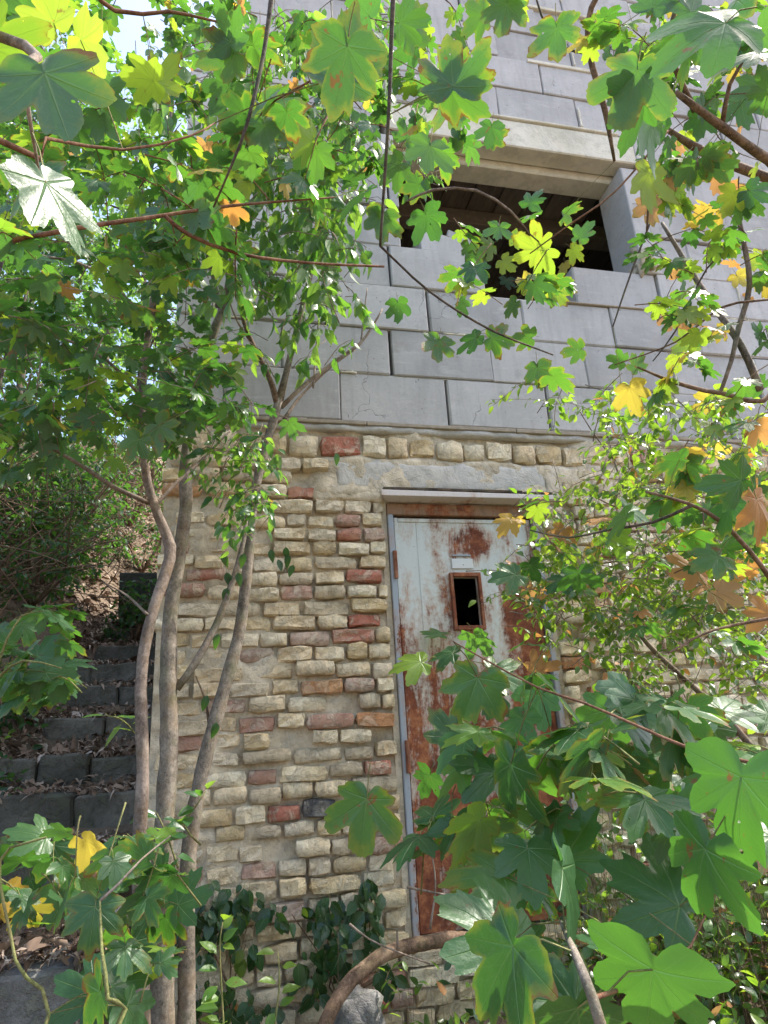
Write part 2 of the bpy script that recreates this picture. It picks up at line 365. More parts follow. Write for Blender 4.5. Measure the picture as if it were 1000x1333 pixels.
M['leaf_yellow'] = leaf_mat('leaf_yellow', front=[(.32, .28, .03), (.45, .33, .04), (.40, .20, .04)], back=[(.40, .36, .08), (.48, .33, .09)], trans=[(.60, .52, .06), (.62, .42, .05)], tf=.5, veincol=(.5, .4, .12), spots=.6)
M['leaf_orange'] = leaf_mat('leaf_orange', front=[(.38, .17, .05), (.44, .21, .08), (.33, .20, .11)], back=[(.45, .27, .13), (.42, .30, .18)], trans=[(.58, .27, .05), (.55, .32, .11)], tf=.45, veincol=(.5, .33, .18), spots=.8, coat=.3, rough=.5)
M['leaf_oval'] = leaf_mat('leaf_oval', front=[(.022, .080, .034), (.040, .12, .042), (.08, .17, .05)], back=[(.09, .17, .085), (.15, .23, .12)], trans=[(.12, .34, .03), (.40, .66, .06)], kind='oval', rough=.34, gloss=.25)
M['leaf_shrub'] = leaf_mat('leaf_shrub', front=[(.018, .055, .016), (.035, .095, .022), (.075, .15, .03)], back=[(.08, .13, .05), (.14, .20, .07)], trans=[(.2, .45, .02), (.5, .72, .05)], kind='oval', rough=.26, coat=.7, gloss=.6)
M['leaf_ivy'] = leaf_mat('leaf_ivy', front=[(.010, .036, .012), (.018, .055, .017), (.035, .085, .024)], back=[(.05, .08, .035), (.07, .10, .045)], trans=[(.06, .15, .01), (.12, .24, .02)], tf=.2, kind='oval', rough=.24, coat=.45)
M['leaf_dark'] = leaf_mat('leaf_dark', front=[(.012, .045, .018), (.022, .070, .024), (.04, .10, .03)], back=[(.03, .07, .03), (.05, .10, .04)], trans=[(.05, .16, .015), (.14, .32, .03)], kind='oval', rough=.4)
k = N('litter'); rr = k.n('Attribute', attribute_name='tint').outputs['Fac']
k.col(k.ramp(rr, [(.0, (.07, .04, .025)), (.3, (.16, .10, .065)), (.6, (.27, .185, .13)), (.85, (.40, .30, .225)), (1., (.46, .38, .31))])); M['litter'] = k.set(.75, 0, .3)
k = N('soil'); p = k.pos(); a = k.noise(p, 3, 6, .65); b = k.noise(p, 40, 5, .7)
k.col(k.mix(b, k.ramp(a, [(.35, (.09, .065, .045)), (.6, (.17, .13, .09)), (.75, (.10, .105, .045))]), (.22, .165, .12), 'MIX')); M['soil'] = k.set(.95, 0, .15, k.bump(b, .9, .02))

# ------------------------------------------------------------------ ground (one sheet to the horizon)
def smooth(a, b, x):
    t = max(0.0, min(1.0, (x - a) / (b - a))); return t * t * (3 - 2 * t)
STEPS = [(-.50, .44), (-.02, .735), (.30, .93), (.72, 1.10), (1.20, 1.32), (1.70, 1.55), (2.15, 1.76), (2.6, 1.97), (3.05, 2.17)]   # (front, top)
def stair_z(y): return float(np.interp(y, [-1.4, -.5, -.02, .3, 1.2, 2.6, 4.5, 9, 30], [-.1, .30, .60, .80, 1.20, 1.83, 2.9, 6.2, 15]))
def ground_z(x, y):
    if y < -.02 or x > -.32:
        base = -.02 + .20 * min(0.0, y) if y > -3.4 else -.70 + .03 * (y + 3.4)
        base = max(base, -2.5)
    else: base = -.02
    left = stair_z(y) - .02
    w = 1 - smooth(-.62, -.40, x) if y < .05 else (1.0 if x < 0 else 1 - smooth(-.33, -.30, x))
    z = base * (1 - w) + left * w
    if x < -.95: z += .55 * smooth(-.95, -1.8, x) + .10 * max(0, -1.8 - x) if x > -40 else 0.55 + 3.8
    if x > 1.75 and y < .1: z += .22 * smooth(1.75, 2.6, x)
    return z
gx = np.unique(np.concatenate([np.linspace(-400, -12, 16), np.linspace(-12, -3, 24), np.linspace(-3, 4.5, 118), np.linspace(4.5, 14, 18), np.linspace(14, 400, 14)]))
gy = np.unique(np.concatenate([np.linspace(-400, -10, 14), np.linspace(-10, -3.6, 14), np.linspace(-3.6, 4, 118), np.linspace(4, 14, 24), np.linspace(14, 400, 16)]))
gv = []
for y in gy:
    for x in gx:
        nz = mnoise.fractal(Vector((x * 1.9, y * 1.9, .3)), 1.0, 2.0, 4) * .035 if abs(x) < 14 and abs(y) < 14 else 0
        if 0.05 < y < 3.3 and x > -.25 and x < 4.6: z = -.12
        else: z = ground_z(x, y) + nz
        gv.append((x, y, z))
nx = len(gx); gi = np.arange(len(gy) - 1)[:, None] * nx + np.arange(nx - 1)[None, :]
gf = np.stack([gi, gi + 1, gi + nx + 1, gi + nx], -1).reshape(-1, 4)
tag(obj('ground', mesh_np('ground', gv, gf), None, M['soil']), kind='structure')

# ------------------------------------------------------------------ the house
house = empty('unfinished_house', (1.9, 2.2, 0), 'two-storey shell with old brick ground floor, grey aerated block storey above and rusty metal door', 'house')
XL, XR, ZB, ZW = -.317, 4.55, -.15, 2.655
DX0, DX1, DZ0, DZ1 = .775, 1.60, .28, 2.235           # door opening
WX0, WX1, WZ0, WZ1 = .97, 2.59, 3.86, 4.83            # window opening

# --- brick front: lumpy mortar bed with the bricks set into it
def mort_y(x, z):
    n = mnoise.fractal(Vector((x * 7, z * 9, 1.7)), 1.0, 2.0, 4)
    n2 = mnoise.fractal(Vector((x * 2.2, z * 2.2, 9.1)), 1.0, 2.0, 2)
    y = .030 - .026 * n - .018 * n2
    y -= .034 * (1 - smooth(.0, .30, x)) * (1 - .5 * smooth(2.0, 2.3, z))
    y -= .016 * smooth(2.36, 2.5, z) * (.5 + .9 * n2)
    w = smooth(2.24, 2.29, z) * (1 - smooth(2.47, 2.50, z)) * smooth(.36, .44, x) * (1 - smooth(2.1, 2.4, x))
    return y * (1 - w) + w * (-.004 - .014 * n - .008 * n2)
stp = .0125
xs = np.arange(XL, XR + .001, stp); zs = np.arange(ZB, ZW + .001, stp)
mv, idx = [], {}
for j, z in enumerate(zs):
    for i, x in enumerate(xs):
        mv.append((x, mort_y(x, z), z))
nxx = len(xs); mf = []
for j in range(len(zs) - 1):
    for i in range(nxx - 1):
        cxm, czm = xs[i] + stp / 2, zs[j] + stp / 2
        if DX0 < cxm < DX1 and DZ0 < czm < DZ1: continue
        a = j * nxx + i; mf.append((a, a + 1, a + 1 + nxx, a + nxx))
brick_wall = obj('brick_wall', mesh_np('brick_wall', mv, mf), house, M['mortar'])
core = MB()
for b in [(XL, DX0 - .002, .06, .42, ZB, ZW), (DX1 + .002, XR, .06, .42, ZB, ZW), (DX0 - .002, DX1 + .002, .06, .42, DZ1 + .002, ZW), (DX0, DX1, .06, .42, ZB, DZ0 - .002)]: core.box(*b)
core.box(XL + .004, XL + .40, .424, 3.4, ZB, ZW); core.box(XR - .40, XR, .424, 3.4, ZB, ZW); core.box(XL + .41, XR - .41, 3.0, 3.4, ZB, ZW)
obj('masonry_core', core.mesh('masonry_core'), house, M['mortar'])
# return face of the corner and the reveals of the door
rv = MB(); rv.box(XL - .004, XL + .05, .012, .0595, ZB, ZW); rv.box(DX0 - .03, DX0 - .001, .016, .0595, DZ0, DZ1); rv.box(DX1 + .001, DX1 + .03, .016, .0595, DZ0, DZ1)
rv.box(DX0, DX1, .02, .0595, DZ0 - .05, DZ0 - .001)
obj('reveal', rv.mesh('reveal'), house, M['mortar'])

def brick_var(seed):
    r = random.Random(seed); nxg, nzg = 4, 3; V = []; F = []
    for j in range(nzg):
        for i in range(nxg):
            x = (-.45 + .90 * i / (nxg - 1)) + r.uniform(-.03, .03); z = (-.39 + .78 * j / (nzg - 1)) + r.uniform(-.05, .05)
            V.append((x, -.5 + r.uniform(-.09, .12) + (.10 if (i in (0, nxg - 1) and j in (0, nzg - 1)) else 0), z))
    ring = [j * nxg + i for j, i in [(0, i) for i in range(nxg)] + [(j, nxg - 1) for j in range(1, nzg)] + [(nzg - 1, i) for i in range(nxg - 2, -1, -1)] + [(j, 0) for j in range(nzg - 2, 0, -1)]]
    for j in range(nzg - 1):
        for i in range(nxg - 1):
            a = j * nxg + i; F.append((a, a + 1, a + 1 + nxg, a + nxg))
    outer, back = [], []
    for q in ring:
        x, y, z = V[q]; sx = .5 / .45; sz = .5 / .39
        cr = r.choice((.86, .92, .96)) if (abs(x) > .38 and abs(z) > .3) else 1.0
        V.append((max(-.5, min(.5, x * sx)) * cr + r.uniform(-.012, .012), -.28 + r.uniform(-.10, .10), max(-.5, min(.5, z * sz)) * cr + r.uniform(-.075, .075))); outer.append(len(V) - 1)
    for q in outer:
        V.append((V[q][0], .5, V[q][2])); back.append(len(V) - 1)
    n = len(ring)
    for i in range(n):
        i2 = (i + 1) % n
        F.append((ring[i2], ring[i], outer[i], outer[i2])); F.append((outer[i2], outer[i], back[i], back[i2]))
    me = bpy.data.meshes.new('brick'); me.from_pydata(V, [], F); me.update()
    if seed % 3 == 0: me.polygons.foreach_set('use_smooth', np.ones(len(F), dtype=bool))
    me.materials.append(M['brick_cream'])
    return me
BR = [brick_var(s) for s in range(24)]
pick = [('brick_cream', 50), ('brick_yellow', 22), ('brick_grey', 20), ('brick_pink', 5), ('brick_orange', 2), ('brick_red', 1)]
over = [((475, 825), 'brick_red', .20), ((468, 803), 'brick_red', .17), ((485, 755), 'brick_red', .15), ((452, 699), 'brick_red', .13), ((281, 747), 'brick_red', .15),
        ((315, 1003), 'brick_red', .19), ((420, 1043), 'brick_black', .15), ((373, 1052), 'brick_red', .15), ((502, 937), 'brick_orange', .13), ((448, 938), 'brick_pink', .18),
        ((262, 1100), 'brick_orange', .12), ((388, 765), 'brick_pink', .16), ((425, 917), 'brick_pink', .16), ((433, 892), 'brick_orange', .09), ((345, 852), 'brick_pink', .18),
        ((245, 632), 'brick_orange', .2), ((230, 715), 'brick_red', .12), ((410, 632), 'brick_pink', .24), ((342, 700), 'brick_pink', .15), ((458, 573), 'brick_red', .2), ((495, 990), 'brick_red', .12),
        ((850, 588), 'brick_red', .12), ((345, 940), 'brick_pink', .15), ((800, 760), 'brick_orange', .14), ((755, 855), 'brick_orange', .14), ((500, 1290), 'brick_red', .2), ((250, 1150), 'brick_pink', .16)]
over = [(Q(*p)[[0, 2]], m, w) for p, m, w in over]
bricks = []          # x, z, w, h, material, proud
rowh = .0738; z = ZB + .04; rowi = 0
rb = random.Random(11)
while z < 2.62:
    h = rowh * rb.uniform(.94, 1.05)
    top = z > 2.43
    if top: z = max(z, 2.478); h = .135
    elif z + h > 2.475: h = max(.05, 2.475 - z)
    if z + h > ZW - .015: break
    x = XL + rb.choice([0, .07, .03]) - .02
    while x < XR - .05:
        ov = [o for o in over if abs(o[0][1] - (z + h / 2)) < h * .52 and 0 <= (o[0][0] - x) < .18]
        if ov: over = [o for o in over if o is not ov[0]]
        if ov: w = max(ov[0][2], ov[0][0][0] - x + .05); mt = ov[0][1]
        else:
            w = rb.uniform(.105, .165) if top else rb.choice([.105, .125, .135, .145, .15, .16, .17, .19, .22]) * rb.uniform(.95, 1.05)
            mt = rb.choices([a for a, _ in pick], [b for _, b in pick])[0]
        x1 = min(x + w, XR)
        cx_, cz_ = (x + x1) / 2, z + h / 2
        ok = not (DX0 - .02 < x1 and x < DX1 + .02 and DZ0 < cz_ < DZ1)
        if not ok and x < DX0 - .06 and DZ0 < cz_ < DZ1: x1 = DX0 - .018; cx_ = (x + x1) / 2; ok = True
        if not ok and x1 > DX1 + .07 and DZ0 < cz_ < DZ1: x = DX1 + .018; cx_ = (x + x1) / 2; ok = True
        if top: h2 = h * rb.uniform(.82, .97)
        else: h2 = h
        if 2.255 < cz_ < 2.47 and .50 < x1 and x < 1.73: ok = False          # concrete lintel
        if ok and x1 - x > .045 and rb.random() > .03:
            g = rb.uniform(.003, .011)
            bricks.append((cx_, cz_ + rb.uniform(-.008, .008) + .014 * mnoise.noise(Vector((cx_ * 1.7, rowi * .35, 2.))), x1 - x - g, h2 - rb.uniform(.002, .013), 'brick_cream' if (top and mt == 'brick_grey') else mt, rb.uniform(-.002, .026) * (.3 if top else 1)))
        x = max(x1, x + w)
    z += h; rowi += 1
def seen_px(b):
    px, py, _ = pix((b[0], 0, b[1])); return 0 < px < 1000 and 540 < py < 1333
vis = [b for b in bricks if seen_px(b)]; vis.sort(key=lambda b: (b[0] > 0.8 and b[1] < 2.3, b[0]))
keep = set(id(b) for b in vis[:300])
SV, SF, SM = [], [], []
n0 = 0
for b in bricks:
    bx, bz, w, h, mt, pr = b; me = rb.choice(BR)
    dep = .075
    if id(b) in keep:
        o = bpy.data.objects.new('brick', me); COL.objects.link(o)
        o.scale = (w * rb.choice((1, -1)), dep, h * 1); o.location = (bx, .022 - pr + .5 * dep - .030, bz); o.rotation_euler = (rb.uniform(-.05, .05), rb.uniform(-.04, .04), rb.uniform(-.04, .04))
        o.material_slots[0].link = 'OBJECT'; o.material_slots[0].material = M[mt]
        # a mirrored box keeps its outward faces
        if o.scale.x < 0: o.scale.x = -o.scale.x; o.rotation_euler.y += math.pi
        o.parent = brick_wall; o.location = Vector(o.location) - Vector(house.location) - Vector(brick_wall.location)
        o.location = (bx - 0, o.location.y, o.location.z) if False else o.location
    else:
        for v in me.vertices: SV.append((bx + v.co.x * w, .022 - pr + .5 * dep - .030 + v.co.y * dep, bz + v.co.z * h))
        for p_ in me.polygons: SF.append(tuple(i + n0 for i in p_.vertices)); SM.append(mt)
        n0 += len(me.vertices)
me = bpy.data.meshes.new('bricks'); me.from_pydata(SV, [], SF); names = sorted(set(SM))
for nm in names: me.materials.append(M[nm])
me.polygons.foreach_set('material_index', [names.index(s) for s in SM]); o = link('bricks', me); o.parent = brick_wall; o.location = -Vector(house.location) - Vector(brick_wall.location); tag(o, kind='stuff')

# --- lintel and rough render above the door
def slab(name, x0, x1, z0, z1, y, mat, parent, amp=.006, step=.02, ragged=.02, thick=.03):
    nx_, nz_ = int((x1 - x0) / step), max(3, int((z1 - z0) / step)); V = []; F = []
    for lay in (0, 1):
        for j in range(nz_ + 1):
            for i in range(nx_ + 1):
                e = (i in (0, nx_)) or (j in (0, nz_)); x = x0 + (x1 - x0) * i / nx_; zz = z0 + (z1 - z0) * j / nz_
                nn = mnoise.fractal(Vector((x * 9, zz * 9, 5.5)), 1.0, 2.0, 3)
                if i in (0, nx_): x += nn * ragged * (1 if i else -1)
                if j == nz_ or (j == 0 and ragged > .01): zz += nn * ragged
                V.append((x, (y - .012 + amp * nn + (.006 if e else 0)) if lay == 0 else y + thick, zz))
    n1 = (nx_ + 1) * (nz_ + 1)
    for j in range(nz_):
        for i in range(nx_):
            a = j * (nx_ + 1) + i; F.append((a, a + 1, a + nx_ + 2, a + nx_ + 1))
    rim = [i for i in range(nx_ + 1)] + [(nx_) + j * (nx_ + 1) for j in range(1, nz_ + 1)] + [nz_ * (nx_ + 1) + i for i in range(nx_ - 1, -1, -1)] + [j * (nx_ + 1) for j in range(nz_ - 1, 0, -1)]
    for q in range(len(rim)):
        a, b = rim[q], rim[(q + 1) % len(rim)]; F.append((b, a, a + n1, b + n1))
    return obj(name, mesh_np(name, V, F), parent, mat)
lin = slab('door_lintel', .515, 1.69, 2.306, 2.462, .006, M['plaster'], house, ragged=.022)
slab('render_patch', .40, .76, 2.235, 2.30, .004, M['mortar'], house, ragged=.02)
slab('render_patch', 1.66, 2.25, 2.26, 2.46, .002, M['mortar'], house, ragged=.03, amp=.015)
# ledge between the storeys
lg = MB(); x = XL - .02
while x < XR:
    w = random.uniform(.8, 1.5); lg.box(x, min(x + w - .004, XR + .02), -.022 + random.uniform(-.003, .003), .42, 2.664 + random.uniform(-.002, .001), 2.684, 0)
    x += w
obj('ledge_board', lg.mesh('ledge_board', bevel=.003), house, M['ledge'])
mb = slab('mortar_bed', XL, XR, 2.63, 2.668, .0, M['plaster'], house, ragged=.008, amp=.014, step=.02)

# --- aerated block storey
block_wall = empty('block_wall', (1.9, .15, 2.69)); block_wall.parent = house; block_wall.location = Vector((1.9, .15, 2.69)) - Vector(house.location)
rbk = random.Random(5)
zc = 2.69; course = 0; slope_left = lambda z: XL + max(0, (z - 5.05)) * .55
firstj = [.55, .85, .48, .28, .58, .30, .60, .28, .55, .30, .6, .35, .6]
def block(x0, x1, z0, z1, y0=0.0, y1=.30, tilt=0.0, chip=0.0, name='block'):
    m = MB(); m.box(x0, x1, y0, y1, z0, z1, .003); me = m.mesh('block', bevel=random.choice((.004, .006, .009)))
    if chip:
        for v in me.vertices:
            if v.co.z > z1 - .08 and v.co.x > x1 - .12: v.co.z -= chip; v.co.x -= chip * .6
    if tilt:
        c, s = math.cos(tilt), math.sin(tilt); mx_, mz_ = (x0 + x1) / 2, z0
        for v in me.vertices:
            dx, dz = v.co.x - mx_, v.co.z - mz_; v.co.x = mx_ + c * dx - s * dz; v.co.z = mz_ + s * dx + c * dz
    o = link(name, me, None, M['aac']); o.parent = block_wall; o.location = Vector((0, 0, 0)) - Vector((1.9, .15, 2.69))
    return o
zts = [2.69]
while zts[-1] < 7.3: zts.append(zts[-1] + .2985)
zts = [z if z < 4.9 else z for z in zts]
for ci in range(len(zts) - 1):
    z0, z1 = zts[ci] + .006, zts[ci + 1] - .001
    if z0 > 7.2: break
    j = firstj[ci % len(firstj)]; x = XL + .0 - (.6 - (j - XL) % .6) ; x0l = max(XL, slope_left(z0))
    while x < XR:
        a, b = max(x, x0l), min(x + .6, XR); x += .6 + rbk.uniform(-.006, .006)
        if b - a < .06: continue
        g0 = rbk.uniform(.003, .007); dy = rbk.uniform(-.010, .009); g0 = rbk.uniform(.003, .012); pieces = [(a + g0, b)]
        if z1 > WZ0 + .06 and z0 < 5.06:            # courses beside the window / lintel
            out = []
            for (p0, p1) in pieces:
                if z0 < WZ1 - .1: lo, hi = WX0, WX1 + .0
                else: lo, hi = .93, 2.74
                if p0 < lo: out.append((p0, min(p1, lo - .002)))
                if p1 > hi: out.append((max(p0, hi + .003), p1))
            pieces = [q for q in out if q[1] - q[0] > .05]
        elif ci == 3:                                # the course with the missing block
            out = []
            for (p0, p1) in pieces:
                if p0 < 1.47: out.append((p0, min(p1, 1.47)))
                if p1 > 2.03: out.append((max(p0, 2.035), p1))
            pieces = [q for q in out if q[1] - q[0] > .05]
        zz0, zz1 = z0, z1
        if z0 < 5.0 and z1 > 4.83 and True: pass
        for p0, p1 in pieces: block(p0, p1, zz0, zz1, dy, .30)
# broken block lying on the left part of the sill, and a lump on it
block(1.09, 1.44, 3.886, 4.06, .01, .27, tilt=-.02, chip=.08)
block(1.28, 1.46, 4.02, 4.10, .06, .26, tilt=-.22, chip=.03)
bk = MB(); bk.box(XL + .01, .925, .302, .33, 2.69, 5.1); bk.box(WX1 + .16, XR, .302, .33, 2.69, 7.0); bk.box(.93, WX1 + .15, .302, .33, 5.12, 7.0); bk.box(.93, 1.47, .302, .33, 2.69, 3.87)
bk.box(1.48, 2.02, .302, .33, 2.69, 3.585); bk.box(2.03, WX1 + .15, .302, .33, 2.69, 3.87)
bk.box(XL + .004, XL + .24, .334, 3.4, 2.69, 5.1); bk.box(XR - .24, XR, .334, 3.4, 2.69, 6.9); bk.box(XL + .25, XR - .25, 3.1, 3.4, 2.69, 6.9)
obj('block_core', bk.mesh('block_core'), house, M['plaster'])
# bed joints: dark old mortar a little behind the faces
jm = MB()
pm = MB(); rj = random.Random(21)
for _ in range(70):
    ci = rj.randrange(0, 13); zz = zts[ci]; j_ = firstj[ci % len(firstj)]; xx = j_ + .6 * rj.randrange(-1, 7)
    if rj.random() < .45: x0_ = xx; w_ = rj.uniform(.006, .016); h_ = rj.uniform(.12, .28); z_ = zz + rj.uniform(.005, .29 - h_ if h_ < .28 else .006)
    else: x0_ = xx + rj.uniform(-.3, .3); w_ = rj.uniform(.05, .3); h_ = rj.uniform(.007, .014); z_ = zz - .003
    if x0_ < slope_left(z_) + .03 or x0_ + w_ > XR or (WX0 - .1 < x0_ + w_ and x0_ < 2.8 and 3.5 < z_ + h_ and z_ < 5.1): continue
    n_ = 7; pts_ = []
    for q in range(n_ + 1):
        t_ = q / n_; e_ = math.sin(math.pi * min(1, max(0, t_))) ** .3
        cx_ = x0_ + (w_ * t_ if w_ > h_ else w_ * .5); cz_ = z_ + (h_ * t_ if h_ > w_ else h_ * .5); pts_.append((cx_ + rj.uniform(-.002, .002), .0, cz_ + rj.uniform(-.002, .002)))
    pm.tube(pts_, [max(.002, min(w_, h_) * .6 * rj.uniform(.5, 1.3)) for _q in pts_], 6)
tag(obj('pointing_mortar', pm.mesh('pointing_mortar', smooth=True), house, M['concrete']), kind='stuff')
for zz in zts[:-1]:
    if not (WZ0 - .02 < zz < 5.0): jm.box(max(XL, slope_left(zz)) + .01, XR - .01, .012, .29, zz - .0005, zz + .0055)
obj('bed_joint', jm.mesh('bed_joint'), house, M['plaster'])
# thin wooden slips and mortar ridges in the joints
for (px0, px1, py, th, m_) in [(735, 855, 398, .014, 'ledge'), (560, 800, 163, .02, 'concrete'), (690, 775, 107, .03, 'concrete'), (640, 800, 20, .03, 'concrete')]:
    a, b = Q(px0, py), Q(px1, py); zz = min(zts, key=lambda t: abs(t - (a[2] + b[2]) / 2))
    s_ = MB(); s_.box(a[0], b[0], -.018, .02, zz - th * .5, zz + th * .5, .002); obj('joint_ridge', s_.mesh('joint_ridge', bevel=.004), house, M[m_])
# --- window opening: two-part concrete lintel, jamb, mortar lump
l1 = MB(); l1.box(.93, 2.74, -.006, .135, 4.83, 5.065, .002); obj('window_lintel', l1.mesh('window_lintel', bevel=.008), house, M['concrete'])
l2 = MB(); l2.box(.935, 2.735, .14, .30, 4.775, 5.06, .002); obj('window_lintel', l2.mesh('window_lintel', bevel=.008), house, M['concrete'])
jb = MB(); jb.box(2.592, 2.735, -.008, .30, 3.885, 4.772, .003)
obj('window_jamb', jb.mesh('window_jamb', bevel=.006), house, M['aac'])
def lump(name, c, s, mat, parent, seed=0, sub=3, rough=.35):
    bm = bmesh.new(); bmesh.ops.create_icosphere(bm, subdivisions=sub, radius=1)
    for v in bm.verts:
        n = mnoise.fractal(v.co * 1.6 + Vector((seed * 3.1, 0, 0)), 1.0, 2.0, 4); v.co *= 1 + rough * n
        v.co = Vector((v.co.x * s[0], v.co.y * s[1], v.co.z * s[2]))
    me = bpy.data.meshes.new(name); bm.to_mesh(me); bm.free(); me.polygons.foreach_set('use_smooth', np.ones(len(me.polygons), dtype=bool))
    return obj(name, me, parent, mat, c)
lump('mortar_lump', (2.635, .02, 3.985), (.07, .06, .12), M['mortar'], house, 3, 4, .75)
lump('mortar_lump', (2.60, .12, 3.93), (.035, .09, .055), M['mortar'], house, 4, 4, .7)
# --- room behind the window: boarded ceiling on a beam, closed walls
cb = MB(); nb = 0
x = -.05
while x < 4.3:
    w = random.uniform(.17, .24); m = MB(); zz = 5.02 + random.uniform(-.006, .006); m.box(x, x + w - .010, .33, 3.09, zz, zz + .03)
    obj('ceiling_board', m.mesh('ceiling_board', bevel=.002), house, M['board']); x += w
for yb, zb in ((.75, 4.86), (1.9, 4.86), (2.75, 4.86)):
    m = MB(); m.box(-.05, 4.28, yb, yb + .14, zb, zb + .135); obj('ceiling_beam', m.mesh('ceiling_beam', bevel=.006), house, M['ledge'])
rf = MB(); rf.box(XL - .0 + .3, XR + .1, .34, 3.5, 5.12, 5.24); rf.box(XL + .42, XR - .42, .43, 2.99, 2.50, 2.64)
obj('floor_slab', rf.mesh('floor_slab'), house, M['plaster'])

# --- the door
door = empty('metal_door', (1.215, .05, .28)); door.parent = house; door.location = Vector((1.215, .05, .28)) - Vector(house.location)
def dpart(name, m, mat, bevel=.0, parent=door, smooth=False): 
    return obj(name, m.mesh(name, bevel=bevel, smooth=smooth), parent, mat)
HX0, HX1 = Q(591, 780, .03)[0], Q(623, 780, .03)[0]; HZ1, HZ0 = Q(608, 752, .03)[2], Q(612, 815, .03)[2]
px0, px1, pz0, pz1 = DX0 + .035, DX1 - .035, DZ0 + .01, DZ1 - .075
m = MB(); yf, yb_ = .030, .048
def quadring(y, flip):
    o_ = [(px0, y, pz0), (px1, y, pz0), (px1, y, pz1), (px0, y, pz1)]; i_ = [(HX0, y, HZ0), (HX1, y, HZ0), (HX1, y, HZ1), (HX0, y, HZ1)]
    return o_ + i_
V = quadring(yf, 0) + quadring(yb_, 1); F = []
for q in range(4):
    r_ = (q + 1) % 4; F += [(q, r_, 4 + r_, 4 + q), (8 + r_, 8 + q, 12 + q, 12 + r_), (r_, q, 8 + q, 8 + r_), (4 + q, 4 + r_, 12 + r_, 12 + q)]
m.add(V, F); dpart('door_panel', m, M['door_paint'])
m = MB()
for xx in (px0 + .004, px1 - .022): m.box(xx, xx + .018, .0235, .0295, pz0, pz1)
m.box(px0 + .025, px1 - .025, .0235, .0295, pz1 - .022, pz1 - .004); m.box(HX0 - .17, HX0 - .166, .0275, .0295, pz0 + .02, pz1 - .025)
dpart('edge_strip', m, M['door_paint'], .0015)
for (a, b, c, d) in ((HX0 - .017, HX0 - .001, HZ0 - .022, HZ1 + .022), (HX1 + .001, HX1 + .017, HZ0 - .022, HZ1 + .022)):
    m = MB(); m.box(a, b, .004, .045, c, d); dpart('spyhole_frame', m, M['rust'], .002)
m = MB(); m.box(HX0 - .0005, HX1 + .0005, .004, .045, HZ1 + .001, HZ1 + .022); dpart('spyhole_frame', m, M['rust'], .002)
m = MB(); m.box(HX0 - .0005, HX1 + .0005, .004, .045, HZ0 - .022, HZ0 - .001); dpart('spyhole_frame', m, M['rust'], .002)
zp0, zp1 = Q(606, 740, .02)[2], Q(606, 727, .02)[2]
k = N('plate'); k.col((.62, .63, .62)); M['plate'] = k.set(.5)
m = MB(); m.box(HX0 + .004, HX1 - .012, .022, .0275, zp0, zp1); dpart('name_plate', m, M['plate'], .002)
m = MB(); m.box(HX0 + .01, HX1 - .02, .020, .0275, zp1 + .012, zp1 + .022); dpart('slot_cover', m, M['frame_paint'], .002)
m = MB(); m.box((HX0 + HX1) / 2 - .002, (HX0 + HX1) / 2 + .002, .0205, .0217, zp0 + .018, zp0 + .022); dpart('screw', m, M['rust'])
m = MB(); m.box(DX0 + .001, DX0 + .029, -.004, .058, DZ0, DZ1 - .066); dpart('door_frame', m, M['frame_paint'], .003)
m = MB(); m.box(DX1 - .029, DX1 - .001, -.002, .058, DZ0, DZ1 - .066); dpart('door_frame', m, M['frame_paint'], .003)
m = MB(); m.box(DX0 + .001, DX1 - .001, .006, .058, DZ1 - .064, DZ1 - .002); dpart('door_frame', m, M['rust_shaded'], .003)
for zz in (1.90, 1.0):
    m = MB(); m.tube([(DX0 + .024, -.012, zz - .07), (DX0 + .024, -.012, zz), (DX0 + .024, -.012, zz + .07)], [.011, .011, .011], 8); dpart('hinge', m, M['rust'])
m = MB(); m.box(px1 - .16, px1 - .15, .012, .029, 1.22, 1.25); m.box(px1 - .17, px1 - .05, .004, .011, 1.225, 1.245); dpart('door_handle', m, M['rust'], .002)
# canopy over the door
cp = MB(); a0, a1 = .742, 1.695
V = [(a0 + .03, -.002, 2.236), (a1 - .06, -.002, 2.236), (a1, -.080, 2.244), (a0 - .01, -.080, 2.242), (a0 + .03, -.002, 2.276), (a1 - .06, -.002, 2.276), (a1, -.080, 2.268), (a0 - .01, -.080, 2.274)]
cp.add(V, [(0, 1, 2, 3), (7, 6, 5, 4), (3, 2, 6, 7), (0, 3, 7, 4), (1, 5, 6, 2), (0, 4, 5, 1)])
obj('door_canopy', cp.mesh('door_canopy', bevel=.002), house, M['canopy_paint'])
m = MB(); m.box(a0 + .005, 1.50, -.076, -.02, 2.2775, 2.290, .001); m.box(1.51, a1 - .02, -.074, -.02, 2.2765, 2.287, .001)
obj('flashing_shade_strip', m.mesh('flashing_shade_strip'), house, M['bark_dark'])  # flashing coloured near black to draw the shade line above the canopy

